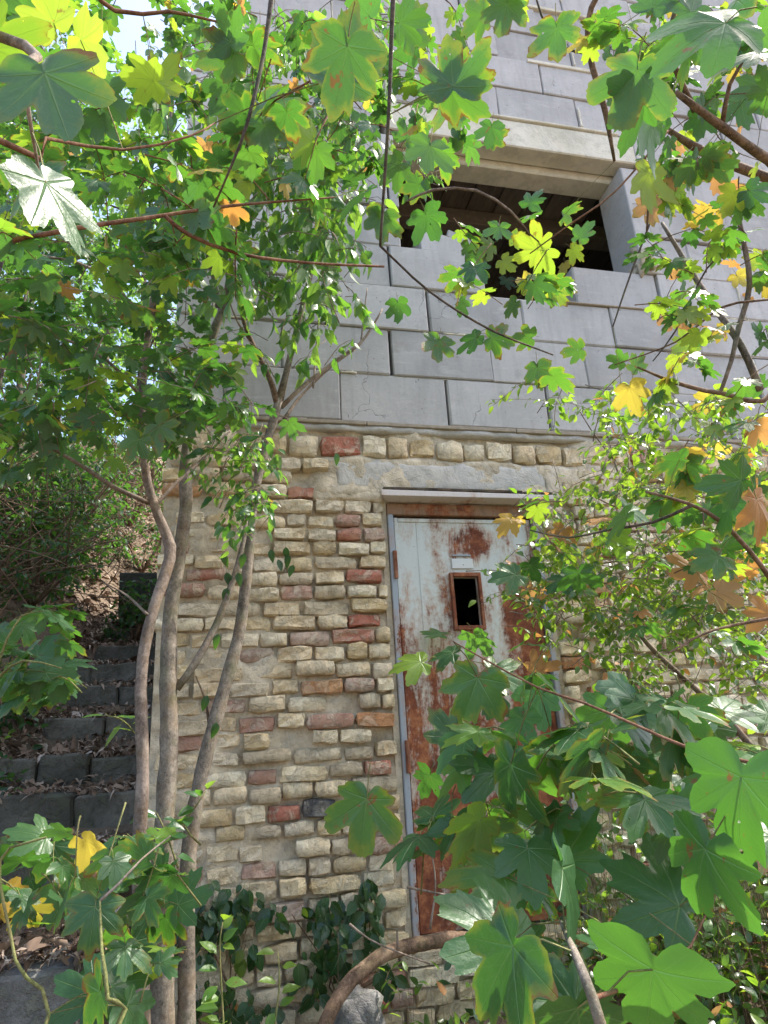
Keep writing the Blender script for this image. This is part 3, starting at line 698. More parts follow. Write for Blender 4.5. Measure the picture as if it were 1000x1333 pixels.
# ------------------------------------------------------------------ stone steps beside the corner
stairs = empty('stone_staircase', (-.65, .8, .6), 'dark worn stone steps climbing past the brick corner, strewn with dry leaves', 'steps')
rs = random.Random(3)
for i, (yf_, zt) in enumerate(STEPS):
    xr, xl = (-.36 if yf_ > 0 else -.40), -1.02
    if i == 0: segs = [(-1.25, -.47)]
    else:
        xs_ = xr; segs = []
        while xs_ > xl:
            w = rs.uniform(.24, .36); segs.append((max(xs_ - w, xl - .1), xs_)); xs_ -= w
    for (s0, s1) in segs:
        m = MB(); hh = .17 if i else .30
        m.box(s0 + .006, s1 - .004, yf_ + rs.uniform(-.015, .015), yf_ + .36, zt - hh - .02, zt + rs.uniform(-.012, .008), .012)
        me = m.mesh('step_stone', bevel=.012, seg=1)
        bm = bmesh.new(); bm.from_mesh(me); bmesh.ops.subdivide_edges(bm, edges=[e for e in bm.edges if e.calc_length() > .06], cuts=3, use_grid_fill=True)
        for v in bm.verts:
            n_ = mnoise.noise_vector(v.co * 9) * .010 + mnoise.noise_vector(v.co * 26) * .004; v.co += n_
        bm.to_mesh(me); bm.free()
        obj('step_stone', me, stairs, M['step_stone'] if i else M['rock'])
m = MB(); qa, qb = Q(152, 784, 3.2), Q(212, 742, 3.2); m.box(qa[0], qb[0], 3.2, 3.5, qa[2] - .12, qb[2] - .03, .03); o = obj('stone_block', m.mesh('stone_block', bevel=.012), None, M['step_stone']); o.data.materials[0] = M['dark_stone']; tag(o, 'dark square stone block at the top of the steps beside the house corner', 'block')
rk = lump('rock', (*Q(462, 1300, -.30)[:2], Q(462, 1300, -.30)[2] - .06), (.10, .08, .10), M['rock'], None, 5, 3, .4); tag(rk, 'grey rock at the foot of the wall beneath the bent branch', 'rock')
lm = lump('rock', (*Q(262, 1165, .0)[:1], -.62, Q(80, 1180, -.62)[2] - .03), (.10, .09, .05), M['rock'], None, 8, 3, .3); lm.location = P(262 - 10, 1168, 2.2); lm.location.z -= .02
lm.location = Q(135, 1195, -.45); tag(lm, 'small pale bluish stone lying above the big bottom step', 'rock')

# ------------------------------------------------------------------ leaves
HALF = [(0, 1.0), (3, .985), (7, .90), (11, .86), (15, .87), (18, .82), (21, .71), (25, .60), (29, .545), (33, .60), (36, .71), (39, .80), (43, .84), (47, .91), (51, .92), (55, .85), (60, .81), (65, .79), (69, .68), (74, .56), (80, .50), (86, .54), (92, .62), (98, .66), (104, .64), (112, .56), (124, .50), (140, .42), (156, .30), (170, .13)]
def maple_leaf(seed, hi=True):
    r = random.Random(seed)
    if hi:
        h = []
        for q in range(len(HALF) - 1):
            p0, p1, p2, p3 = HALF[max(0, q - 1)], HALF[q], HALF[q + 1], HALF[min(len(HALF) - 1, q + 2)]
            for t_ in (0, .5):
                h.append(tuple(.5 * (2 * p1[d] + (p2[d] - p0[d]) * t_ + (2 * p0[d] - 5 * p1[d] + 4 * p2[d] - p3[d]) * t_ * t_ + (3 * p1[d] - p0[d] - 3 * p2[d] + p3[d]) * t_ ** 3) for d in (0, 1)))
        h.append(HALF[-1])
    else: h = [HALF[q] for q in (0, 4, 8, 11, 14, 17, 20, 23, 26, 28)]
    out = []
    lob = [r.uniform(.80, 1.12) for _ in range(5)]; ph0, ph1 = r.uniform(0, 6), r.uniform(0, 6); deep = r.uniform(-.14, .10); nar = r.uniform(.92, 1.08)
    def f(a, rad, side):
        q = lob[2] if a < 29 else (lob[2 + side] if a < 80 else lob[2 + 2 * side])
        rad = rad * (1 + deep * math.exp(-((a - 29) / 6.) ** 2) + deep * math.exp(-((a - 80) / 7.) ** 2)) * (nar if a > 15 else 1)
        return rad * (q if a > 8 else lob[2]) * (1 + r.uniform(-.022, .022) + .05 * math.sin(a * .31 * side + ph0) * math.sin(a * .083 + ph1))
    for a, rad in h: out.append((a, f(a, rad, 1)))
    left = [(-a, f(a, rad, -1)) for a, rad in h[1:]][::-1]
    out = out + left                       # angle from +Y, clockwise then back
    rings = (.28, .62, 1.0) if hi else (1.0,)
    cup, fold, droop = r.uniform(-.08, .18), r.uniform(.0, .24), r.uniform(.05, .45)
    ph = r.uniform(0, 6.28); wv = r.uniform(.02, .06); roll = r.uniform(-.15, .15)
    V = [(0, 0, 0)]; UV = [(0, 0)]
    for q in rings:
        for a, rad in out:
            t = math.radians(a); rr = rad * q; x, y = rr * math.sin(t), rr * math.cos(t)
            zz = fold * abs(x) * .6 - droop * max(0, y) ** 2 * .6 - cup * rr * rr - droop * .5 * x * x + wv * math.sin(3 * t + ph) * q + wv * .6 * math.cos(7 * t + ph * 2) * q * q + roll * x * y
            V.append((x, y, zz)); UV.append((x, y))
    n = len(out); F = [(0, 1 + (i + 1) % n, 1 + i) for i in range(n)]
    for k_ in range(len(rings) - 1):
        for i in range(n):
            a, b = 1 + k_ * n + i, 1 + k_ * n + (i + 1) % n; c, d = a + n, b + n
            F += [(a, b, d), (a, d, c)]
    return np.array(V), np.array(F), np.array(UV)
def oval_leaf(seed, w=.46, n=5, droop=.35, pointed=1.0):
    r = random.Random(seed); fold = r.uniform(.1, .45); dr = droop * r.uniform(.4, 1.3); V = []; UV = []; F = []
    for i in range(n + 1):
        t = i / n; hw = w * .5 * math.sin(math.pi * min(1, t ** .85)) ** (.85 * pointed) * (1 - .25 * t) if 0 < i < n else 0
        cz = -dr * t * t; tw = r.uniform(-.02, .02)
        for sx in ((-1, 0, 1) if 0 < i < n else (0,)):
            V.append((sx * hw, t, cz + fold * hw * abs(sx) + tw * sx)); UV.append((sx * hw, t))
    # v0 base, then triples, then tip
    F += [(0, 2, 1), (0, 3, 2)]
    for i in range(n - 2):
        a = 1 + 3 * i
        F += [(a, a + 1, a + 4), (a, a + 4, a + 3), (a + 1, a + 2, a + 5), (a + 1, a + 5, a + 4)]
    a = 1 + 3 * (n - 2); tip = len(V) - 1; F += [(a, a + 1, tip), (a + 1, a + 2, tip)]
    F = [f_ if True else f_ for f_ in F]
    V = np.array(V); F = np.array(F)
    # make every face wind with its normal up
    nn = np.cross(V[F[:, 1]] - V[F[:, 0]], V[F[:, 2]] - V[F[:, 0]]); fl = nn[:, 2] < 0; F[fl] = F[fl][:, ::-1]
    return V, F, np.array(UV)
def fixw(T):
    V, F, U = T; nn = np.cross(V[F[:, 1]] - V[F[:, 0]], V[F[:, 2]] - V[F[:, 0]]); fl = nn[:, 2] < 0; F[fl] = F[fl][:, ::-1]; return V, F, U
TPL = {'maple': [fixw(maple_leaf(s, True)) for s in range(22)], 'maple_lo': [fixw(maple_leaf(s, False)) for s in range(40, 50)],
       'oval': [oval_leaf(s, .56, 5) for s in range(8)], 'small': [oval_leaf(s, .62, 4, .2) for s in range(20, 28)], 'ivy': [oval_leaf(s, .72, 4, .25) for s in range(30, 36)],
       'long': [oval_leaf(s, .26, 4, .3) for s in range(50, 56)]}
def edge_of(kind, V):
    n = len(V)
    if kind == 'maple': m = (n - 1) // 3; return np.concatenate([[0], np.full(m, .28), np.full(m, .62), np.ones(m)])
    return np.zeros(n)
MESHC = {}
def leaf_mesh(kind, vi, mat):
    key = (kind, vi, mat)
    if key not in MESHC:
        V, F, U = TPL[kind][vi]; me = mesh_np('leaf', V, F, U, edge=edge_of(kind, V)); me.materials.append(M[mat]); MESHC[key] = me
    return MESHC[key]
def nrm(v):
    v = np.asarray(v, float); return v / (np.linalg.norm(v) + 1e-9)

class Plant:
    """one rooted thing: limbs (parts), joined fine twigs and petioles, leaves (parts up to a limit, the rest stuff)"""
    def __init__(s, name, loc, label, cat, kind='maple', mat='leaf_green', twig='twig_red', limit=300, group=None, lo=None, minpx=9):
        s.root = empty(name, loc, label, cat, group); s.kind, s.mat, s.twig, s.limit = kind, mat, twig, limit; s.lo = lo or kind; s.minpx = minpx
        s.leaves = []; s.tw = MB(); s.pt = MB(); s.tpts = []; s.mixm = None
    def limb(s, ctrl, rads, mat=None, name='branch', step=.05, sides=8, wob=.05):
        p, r = curve_pts(ctrl, rads, step); m = MB()
        if name == 'trunk': r = [q * (1 + .14 * mnoise.noise(Vector((i * .55, q * 90, 3.3)))) for i, q in enumerate(r)]
        m.tube(p, r, sides, True, wob)
        obj(name, m.mesh(name, smooth=True), s.root, M[mat or s.twig]); s.tpts += [np.asarray(q) for q in p]; return p
    def tw_(s, ctrl, r0, r1, step=.04, reg=True):
        n = len(ctrl); rads = [r0 + (r1 - r0) * i / (n - 1) for i in range(n)]
        p, r = curve_pts(ctrl, rads, step); s.tw.tube(p, r, 4, True)
        if reg: s.tpts += [np.asarray(q) for q in p]
        return p
    def leaf(s, p, tip, nor, size, mat=None, pet=None):
        s.leaves.append((np.asarray(p, float), nrm(tip), np.asarray(nor, float), size, mat or s.mat))
        if pet is not None:
            pet = np.asarray(pet, float); mid = (pet + p) / 2 + np.array([0, 0, .006 + .04 * size])
            s.pt.tube([pet, mid, p], [max(.0006, size * .012)] * 3, 3, False)
    def manual(s, L, real=.105, jitter=.3, petmax=.30):
        """L: (px, py, length in px, image angle of the tip, [material], [facing])"""
        for e in L:
            px, py, lp, ang = e[:4]; mt = e[4] if len(e) > 4 and e[4] else None; face = e[5] if len(e) > 5 else None
            sz = real * random.uniform(.92, 1.08); depth = FPX * sz / lp * (e[6] if len(e) > 6 else 1.0)
            p = P(px, py, depth); v = nrm(p - CAM)
            a = math.radians(ang); tip = RC @ np.array([math.cos(a), math.sin(a), random.uniform(-.35, .25)])
            up = np.array([0, 0, 1.]); 
            if face is None: face = 1 if py > 800 else -1
            n_ = -v * face * .8 + up * (.9 if face > 0 else .4) + rng.normal(0, jitter, 3)
            sz2 = sz * (e[6] if len(e) > 6 else 1.0)
            pet = None
            if s.tpts:
                arr = np.array(s.tpts); dd = np.linalg.norm(arr - p, axis=1); k_ = int(dd.argmin())
                if dd[k_] < petmax: pet = arr[k_]
            if pet is None: pet = p - nrm(tip) * sz * .5 + np.array([0, 0, .01])
            s.leaf(p, tip, n_, sz2, mt, pet)
    def spray(s, a, b, n, size, droop=.5, spread=.8, mat=None, hang=.3, r0=.0022, pet=.35, upn=1.0, sag=.03, gl=0.0):
        """a twig from a to b carrying n leaves in pairs"""
        a, b = np.asarray(a, float), np.asarray(b, float); d = b - a; L = np.linalg.norm(d); ax = nrm(d)
        mid = (a + b) / 2 + rng.normal(0, L * .07, 3) + np.array([0, 0, sag])
        pts = s.tw_([a, mid, b], r0, r0 * .45, step=max(.03, L / 5))
        side = nrm(np.cross(ax, [0, 0, 1]) + rng.normal(0, .1, 3))
        for i in range(n):
            t = (i // 2 * 2 + 1.5) / max(2, n); t = min(1, .12 + .9 * t); f = t * (len(pts) - 1); i0 = min(int(f), len(pts) - 2); base = pts[i0] + (pts[i0 + 1] - pts[i0]) * (f - i0)
            sg = 1 if i % 2 else -1
            td = ax * rng.uniform(.15, .8) + side * sg * spread * rng.uniform(.6, 1.2) + np.array([0, 0, -droop * rng.uniform(.4, 1.4)]) + rng.normal(0, .2, 3)
            td = nrm(td); sz = size * rng.uniform(.65, 1.15); pl = sz * pet * rng.uniform(.6, 1.4)
            p = base + nrm(td * .8 + np.array([0, 0, .15])) * pl
            no = np.array([0, 0, upn]) + rng.normal(0, hang, 3) + td * .25
            if random.random() < gl:       # leaves turned halfway between sun and camera to put glints on them
                no = nrm(nrm(CAM - p) + np.array([.545, .033, .839])) + rng.normal(0, .13, 3)
            mt = mat if mat else (s.mixm() if s.mixm else None)
            s.leaf(p, td, no, sz, mt, base)
    def build(s):
        # rank by size in view
        rk = []
        for i, (p, t, n_, sz, mt) in enumerate(s.leaves):
            x, y, d = pix(p); a = FPX * sz / d if d > .05 else 0
            if not (-20 < x < 1020 and -20 < y < 1353): a = 0
            rk.append(a)
        order = np.argsort(rk)[::-1]; objs = [i for i in order[:s.limit] if rk[i] >= s.minpx]; oset = set(objs)
        rl = Vector(s.root.location)
        acc = {}
        for i, (p, t, n_, sz, mt) in enumerate(s.leaves):
            n_ = n_ - t * np.dot(n_, t); n_ = nrm(n_); x = np.cross(t, n_); R_ = np.stack([x, t, n_], 1)
            if i in oset:
                vi = random.randrange(len(TPL[s.kind])); o = bpy.data.objects.new('leaf', leaf_mesh(s.kind, vi, mt)); COL.objects.link(o)
                Mx = Matrix(R_.tolist()).to_4x4() @ Matrix.Scale(sz, 4); Mx.translation = Vector(p) - rl
                o.parent = s.root; o.matrix_local = Mx
            else: acc.setdefault(mt, []).append((p, R_, sz))
        for mt, lst in acc.items():
            Vs, Fs, Us, Ts = [], [], [], []; n0 = 0
            for (p, R_, sz) in lst:
                V, F, U = random.choice(TPL[s.lo]); Vs.append((V * sz) @ R_.T + p); Fs.append(F + n0); Us.append(U); Ts.append(np.full(len(V), random.random())); n0 += len(V)
            o = obj('foliage', mesh_np('foliage', np.concatenate(Vs), np.concatenate(Fs), np.concatenate(Us), np.concatenate(Ts)), s.root, M[mt]); tag(o, kind='stuff')
        if s.tw.n: tag(obj('twigs', s.tw.mesh('twigs', smooth=True), s.root, M[s.twig]), kind='stuff')
        if s.pt.n: tag(obj('leaf_stalks', s.pt.mesh('leaf_stalks', smooth=True), s.root, M['twig_green']), kind='stuff')
def autumn(pg=.72, pl=.14, py=.07):
    def f():
        r = random.random(); return 'leaf_green' if r < pg else ('leaf_lime' if r < pg + pl else ('leaf_yellow' if r < pg + pl + py else 'leaf_orange'))
    return f
def region(pl, boxes, n, size, depth, leaves=(5, 8), L=(.14, .30), dirb=(0, 0, -.2), avoid=None, **kw):
    """n sprays spread through image-derived boxes (x0,y0,x1,y1), each at its own distance"""
    w = [abs((b[2] - b[0]) * (b[3] - b[1])) * (b[4] if len(b) > 4 else 1) for b in boxes]
    for _ in range(n):
        b = random.choices(boxes, w)[0]; px, py = random.uniform(b[0], b[2]), random.uniform(b[1], b[3])
        if avoid and avoid(px, py): continue
        dp = random.uniform(*depth) if not callable(depth) else depth(px, py)
        a = P(px, py, dp); d = nrm(rng.normal(0, 1, 3) * [1, .7, .6] + np.array(dirb)); Ln = random.uniform(*L)
        a = a - d * Ln / 2; b2 = a + d * Ln
        if b2[1] > -.06 or a[1] > -.06:
            if not kw.get('free'): 
                sh = max(b2[1], a[1]) + .08; a = a - [0, sh, 0]; b2 = b2 - [0, sh, 0]
        kk = {q: v for q, v in kw.items() if q != 'free'}
        pl.spray(a, b2, random.randint(*leaves), size, **kk)

#=== PLANTS ===
def g(x, y): return (x, y, ground_z(x, y))
# pale smooth tree: front stem beside the steps
def QQ(L, Y=None): return [Q(a[0], a[1], a[2] if len(a) > 2 else Y) for a in L]
b1 = Q(182, 1333, -.62)
t1 = Plant('young_maple', tuple(b1), 'slim pale smooth-barked maple with kinked stem, leftmost of the stems at the wall corner', 'tree', 'maple', 'leaf_green', 'twig_grey', lo='maple_lo')
t1.mixm = autumn(.76, .22, .01)
st1 = [(186, 1420, -.62), (184, 1250, -.62), (181, 1120, -.60), (186, 1000, -.60), (184, 880, -.58), (198, 800, -.55), (216, 745, -.52), (222, 712, -.5), (206, 672, -.5), (193, 630, -.5), (188, 590, -.52), (186, 500, -.55), (200, 390, -.6), (218, 250, -.6), (224, 120, -.6), (228, -40, -.6), (232, -160, -.6)]
t1.limb(QQ(st1), [.028, .024, .022, .021, .020, .021, .022, .021, .018, .017, .016, .015, .014, .013, .012, .010, .007], 'bark_pale', 'trunk', sides=12)
t1.limb(QQ([(196, 655, -.5), (150, 635, -.55), (112, 610, -.62), (70, 585, -.7), (20, 560, -.8), (-60, 530, -.9)]), [.010, .009, .008, .007, .006, .004], 'bark_pale')
t1.limb(QQ([(200, 662, -.5), (228, 630, -.45), (262, 600, -.4), (300, 560, -.38)]), [.009, .008, .006, .004], 'bark_pale')
t1.limb(QQ([(192, 800, -.57), (165, 775, -.45), (135, 758, -.4)]), [.006, .004, .002], 'bark_pale', step=.03)
for c in ([(187, 520, -.55), (140, 470, -.7), (80, 440, -.8), (10, 425, -.9), (-80, 400, -1)], [(196, 420, -.6), (120, 350, -.7), (40, 330, -.8), (-60, 300, -.9)], [(210, 300, -.6), (150, 210, -.65), (90, 120, -.7), (30, 20, -.8)], [(205, 350, -.6), (260, 280, -.6), (330, 230, -.6), (400, 150, -.6)]):
    t1.limb(QQ(c), [.008, .006, .005, .004, .003][:len(c)], 'twig_grey')
region(t1, [(-30, 290, 250, 560, 1), (-30, 540, 215, 580, .8), (150, 450, 330, 560, .7)], 140, .054, (2.0, 3.1), (5, 8), (.15, .32), droop=.45)
region(t1, [(-30, 0, 330, 300)], 80, .062, (2.6, 3.8), (5, 8), (.15, .32), droop=.5)
t1.manual([(180, 572, 38, -120), (207, 555, 36, -40), (60, 545, 30, -100), (255, 495, 30, -70), (300, 480, 30, -60, 'leaf_lime'), (215, 520, 34, 150), (120, 540, 32, -110), (30, 530, 30, -80, 'leaf_lime'), (150, 600, 20, -100, 'leaf_lime'), (90, 590, 24, -90), (240, 545, 30, -80), (110, 500, 30, -160), (60, 490, 28, -30), (20, 470, 26, -120)], real=.085, jitter=.4)
t1.build()

# olive-barked middle stem with side limb
b2 = Q(214, 1345, -.42)
t2 = Plant('dogwood_tree', tuple(b2), 'thick olive-barked stem with a low side limb, middle of the stems at the wall corner', 'tree', 'oval', 'leaf_oval', 'twig_grey')
st2 = [(214, 1430, -.42), (211, 1250, -.42), (212, 1100, -.42), (220, 980, -.40), (219, 890, -.38), (222, 800, -.36), (232, 730, -.36), (242, 660, -.36), (242, 600, -.36), (256, 520, -.36), (272, 450, -.38), (296, 380, -.4), (312, 270, -.42), (335, 140, -.45), (352, 0, -.5), (360, -120, -.5)]
t2.limb(QQ(st2), [.042, .038, .036, .034, .032, .030, .028, .027, .025, .024, .022, .019, .016, .013, .010, .007], 'bark_olive', 'trunk', sides=12)
t2.limb(QQ([(230, 897, -.38), (255, 862, -.38), (282, 812, -.36), (300, 765, -.36), (308, 740, -.36), (318, 700, -.34), (322, 660, -.34)]), [.014, .015, .014, .013, .012, .010, .006], 'bark_olive')
t2.limb(QQ([(285, 400, -.4), (270, 330, -.5), (235, 250, -.6), (215, 150, -.7)]), [.014, .011, .008, .005], 'bark_olive')
t2.limb(QQ([(312, 270, -.42), (360, 200, -.5), (420, 120, -.6), (470, 20, -.7), (500, -60, -.7)]), [.012, .010, .008, .006, .004], 'bark_olive')
t2.limb(QQ([(330, 160, -.42), (300, 100, -.5), (260, 40, -.5), (220, -40, -.5)]), [.010, .008, .006, .004], 'bark_olive')
region(t2, [(190, 60, 480, 400, 1), (230, 0, 520, 120, 1.1), (150, 100, 300, 330, .5)], 150, .082, (2.35, 3.6), (4, 7), (.12, .26), droop=1.4, hang=.8, upn=.3, spread=.45)
region(t2, [(255, 560, 340, 640, 1)], 10, .045, (2.5, 2.7), (5, 8), (.08, .16), droop=.5)
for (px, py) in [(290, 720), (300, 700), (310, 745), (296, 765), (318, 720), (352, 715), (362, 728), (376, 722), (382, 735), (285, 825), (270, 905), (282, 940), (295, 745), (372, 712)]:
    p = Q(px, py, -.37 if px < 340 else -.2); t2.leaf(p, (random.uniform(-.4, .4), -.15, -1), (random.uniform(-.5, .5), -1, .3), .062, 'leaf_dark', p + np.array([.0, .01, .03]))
t2.build()

# right stem with bare fork
b3 = Q(244, 1335, -.30)
t3 = Plant('forked_tree', tuple(b3), 'leaning grey stem forking before the blockwork, right of the stems at the wall corner', 'tree', 'oval', 'leaf_oval', 'twig_grey')
st3 = [(243, 1400, -.34), (243, 1250, -.34), (246, 1110, -.32), (262, 1010, -.30), (288, 910, -.28), (310, 830, -.26), (320, 760, -.25), (326, 690, -.25), (334, 630, -.25), (346, 580, -.25), (356, 548, -.25), (364, 520, -.25)]
t3.limb(QQ(st3), [.032, .028, .028, .027, .026, .025, .023, .021, .020, .020, .022, .021], 'bark_olive', 'trunk', sides=12)
t3.limb(QQ([(362, 528, -.25), (350, 490, -.27), (330, 450, -.3), (318, 420, -.33), (308, 370, -.36), (300, 300, -.4), (285, 220, -.45)]), [.018, .013, .012, .011, .010, .008, .005], 'bark_brown')
t3.limb(QQ([(364, 522, -.25), (374, 480, -.27), (386, 430, -.3), (400, 375, -.33), (414, 320, -.36), (432, 220, -.4), (446, 100, -.45), (452, 0, -.5)]), [.020, .016, .014, .013, .011, .009, .007, .004], 'bark_olive')
t3.limb(QQ([(366, 530, -.25), (400, 498, -.26), (440, 468, -.28), (468, 448, -.3), (485, 425, -.32), (498, 402, -.34)]), [.012, .011, .010, .008, .006, .004], 'twig_grey')
t3.limb(QQ([(370, 546, -.25), (392, 515, -.22), (430, 478, -.22), (462, 455, -.22)]), [.010, .008, .007, .005], 'twig_grey')
t3.limb(QQ([(408, 505, -.26), (412, 450, -.26), (418, 400, -.28), (440, 330, -.3)]), [.005, .004, .003, .002], 'twig_grey')
t3.limb(QQ([(470, 446, -.3), (474, 410, -.3), (478, 375, -.3)]), [.005, .004, .003], 'twig_grey')
t3.limb(QQ([(330, 450, -.3), (310, 420, -.34), (296, 385, -.4)]), [.006, .005, .003], 'twig_grey')
t3.limb(QQ([(275, 965, -.29), (268, 915, -.25), (255, 880, -.22)]), [.007, .005, .003], 'bark_brown', step=.03)
region(t3, [(290, 300, 430, 400, 1), (360, 380, 400, 480, .5), (300, 120, 480, 300, 1), (405, 400, 420, 470, .6), (410, 300, 460, 380, .8)], 105, .082, (2.7, 3.5), (4, 7), (.10, .22), droop=1.5, hang=.7, upn=.25, spread=.4)
region(t3, [(330, 0, 560, 250, 1), (300, 250, 470, 470, .5)], 105, .066, (2.6, 3.6), (5, 8), (.12, .26), droop=1.5, hang=.7, upn=.25, spread=.4, gl=.08)
region(t3, [(280, 170, 440, 400, 1)], 34, .070, (2.6, 3.2), (5, 8), (.12, .26), droop=1.5, hang=.7, upn=.25, spread=.4)
region(t3, [(225, 530, 355, 600, 1), (290, 590, 350, 690, .8)], 34, .05, (2.4, 2.6), (6, 9), (.08, .18), droop=.3, gl=.5)
t3.manual([(350, 650, 16, -60, 'leaf_yellow')], real=.05)
for (px, py) in [(315, 495), (318, 515), (360, 485), (438, 590), (358, 600), (350, 480)]:
    p = Q(px, py, -.22); t3.leaf(p, (random.uniform(-.3, .3), -.1, -1), (.2, -1, .3), .06, None, p + np.array([.0, .01, .04]))
t3.build()

# shoots with pale leaves at the stem foot
def shoot(pts, n, size, mat, label, Y, kind='small', name='young_shoot'):
    c = QQ([(a, b, Y) for a, b in pts]); s = Plant(name, tuple(c[0]), label, 'shoot', kind, mat, 'twig_green')
    p = s.limb(c, [.004] + [.003] * (len(c) - 2) + [.0015], None, 'stem', step=.03, sides=5)
    for i in range(n):
        b = p[int(len(p) * (.25 + .75 * i / n)) if len(p) > 2 else 0]; td = nrm([random.uniform(-1, 1), random.uniform(-.8, .3), random.uniform(-.3, .5)])
        s.leaf(b + td * .012, td, [random.uniform(-.4, .4), -.5, .8], size * random.uniform(.7, 1.15), None, b)
    s.build()
shoot([(296, 1400), (291, 1333), (288, 1280), (286, 1230), (290, 1200)], 13, .06, 'leaf_lime', 'young pale-leaved shoot rising left of the ivy at the wall foot', -.75)
shoot([(352, 1400), (358, 1333), (364, 1280), (362, 1240)], 9, .06, 'leaf_lime', 'thin pale-leaved shoot in front of the orange bricks at the wall foot', -.7)
shoot([(232, 1130), (222, 1100), (212, 1075), (205, 1060)], 8, .075, 'leaf_oval', 'low sprig of hanging oval leaves crossing the middle stem', -.55)
shoot([(262, 1100), (240, 1075), (255, 1050), (268, 1030)], 9, .07, 'leaf_oval', 'dark oval sprig wrapped around the foot of the forked stem', -.45)
shoot([(180, 960), (168, 945), (155, 935), (140, 932)], 6, .08, 'leaf_lime', 'small pale sprig reaching over the dark steps', -.5, 'long')

# ------------------------------------------------------------------ foreground maple, left: trunk outside the view, limbs reach in
trunkL = (-1.75, -2.15, ground_z(-1.75, -2.15))
fl = Plant('maple_tree', trunkL, 'maple on the left whose big backlit leaves hang nearest the camera at the top', 'tree', 'maple', 'leaf_green', 'twig_red', lo='maple_lo')
fl.limb([trunkL, (-1.72, -2.1, .9), (-1.66, -2.05, 2.0), (-1.5, -2.0, 3.0), (-1.3, -2.0, 3.9)], [.09, .075, .06, .045, .03], 'bark_olive', 'trunk', step=.15, sides=12)
fl.limb([(-1.67, -2.06, 1.85), P(-60, 318, 1.5), P(20, 312, 1.45), P(100, 297, 1.45), P(190, 284, 1.5), P(300, 268, 1.6), P(435, 257, 1.7)], [.02, .009, .0055, .005, .0045, .0035, .002], 'twig_red')
fl.limb([P(215, 281, 1.52), P(245, 305, 1.55), P(310, 330, 1.6), P(400, 342, 1.7), P(500, 347, 1.8)], [.005, .005, .004, .0035, .003], 'twig_red')
fl.limb([(-1.5, -2.0, 3.0), P(-40, 165, 1.1), P(60, 180, 1.1), P(160, 195, 1.2), P(245, 178, 1.25), P(280, 160, 1.3)], [.02, .006, .003, .0025, .002, .0015], 'twig_red')
fl.limb([P(30, 90, .9), P(38, 150, .92), P(45, 190, .95), P(52, 232, 1.0)], [.003, .003, .0025, .002], 'twig_grey')
fl.limb([(-1.55, -2.02, 2.7), P(-50, 30, 1.0), P(30, 88, .9), P(60, 100, .9)], [.012, .008, .005, .003], 'twig_grey')
fl.limb([(-1.3, -2.0, 3.7), P(60, -70, 1.8), P(150, 14, 1.9), P(220, 15, 1.95), P(290, 30, 2.0)], [.016, .008, .006, .005, .003], 'twig_red')
fl.limb([P(360, -50, 1.5), P(345, 60, 1.45), P(330, 130, 1.4), P(312, 190, 1.4), P(278, 270, 1.45)], [.006, .0045, .004, .003, .002], 'bark_dark')
fl.limb([P(515, -60, 1.5), P(510, 40, 1.5), P(506, 150, 1.5), P(495, 320, 1.55)], [.006, .005, .004, .003], 'bark_dark')
fl.limb([P(495, 320, 1.55), P(560, 380, 1.65), P(640, 430, 1.75), P(720, 462, 1.9)], [.003, .003, .003, .002], 'bark_dark')
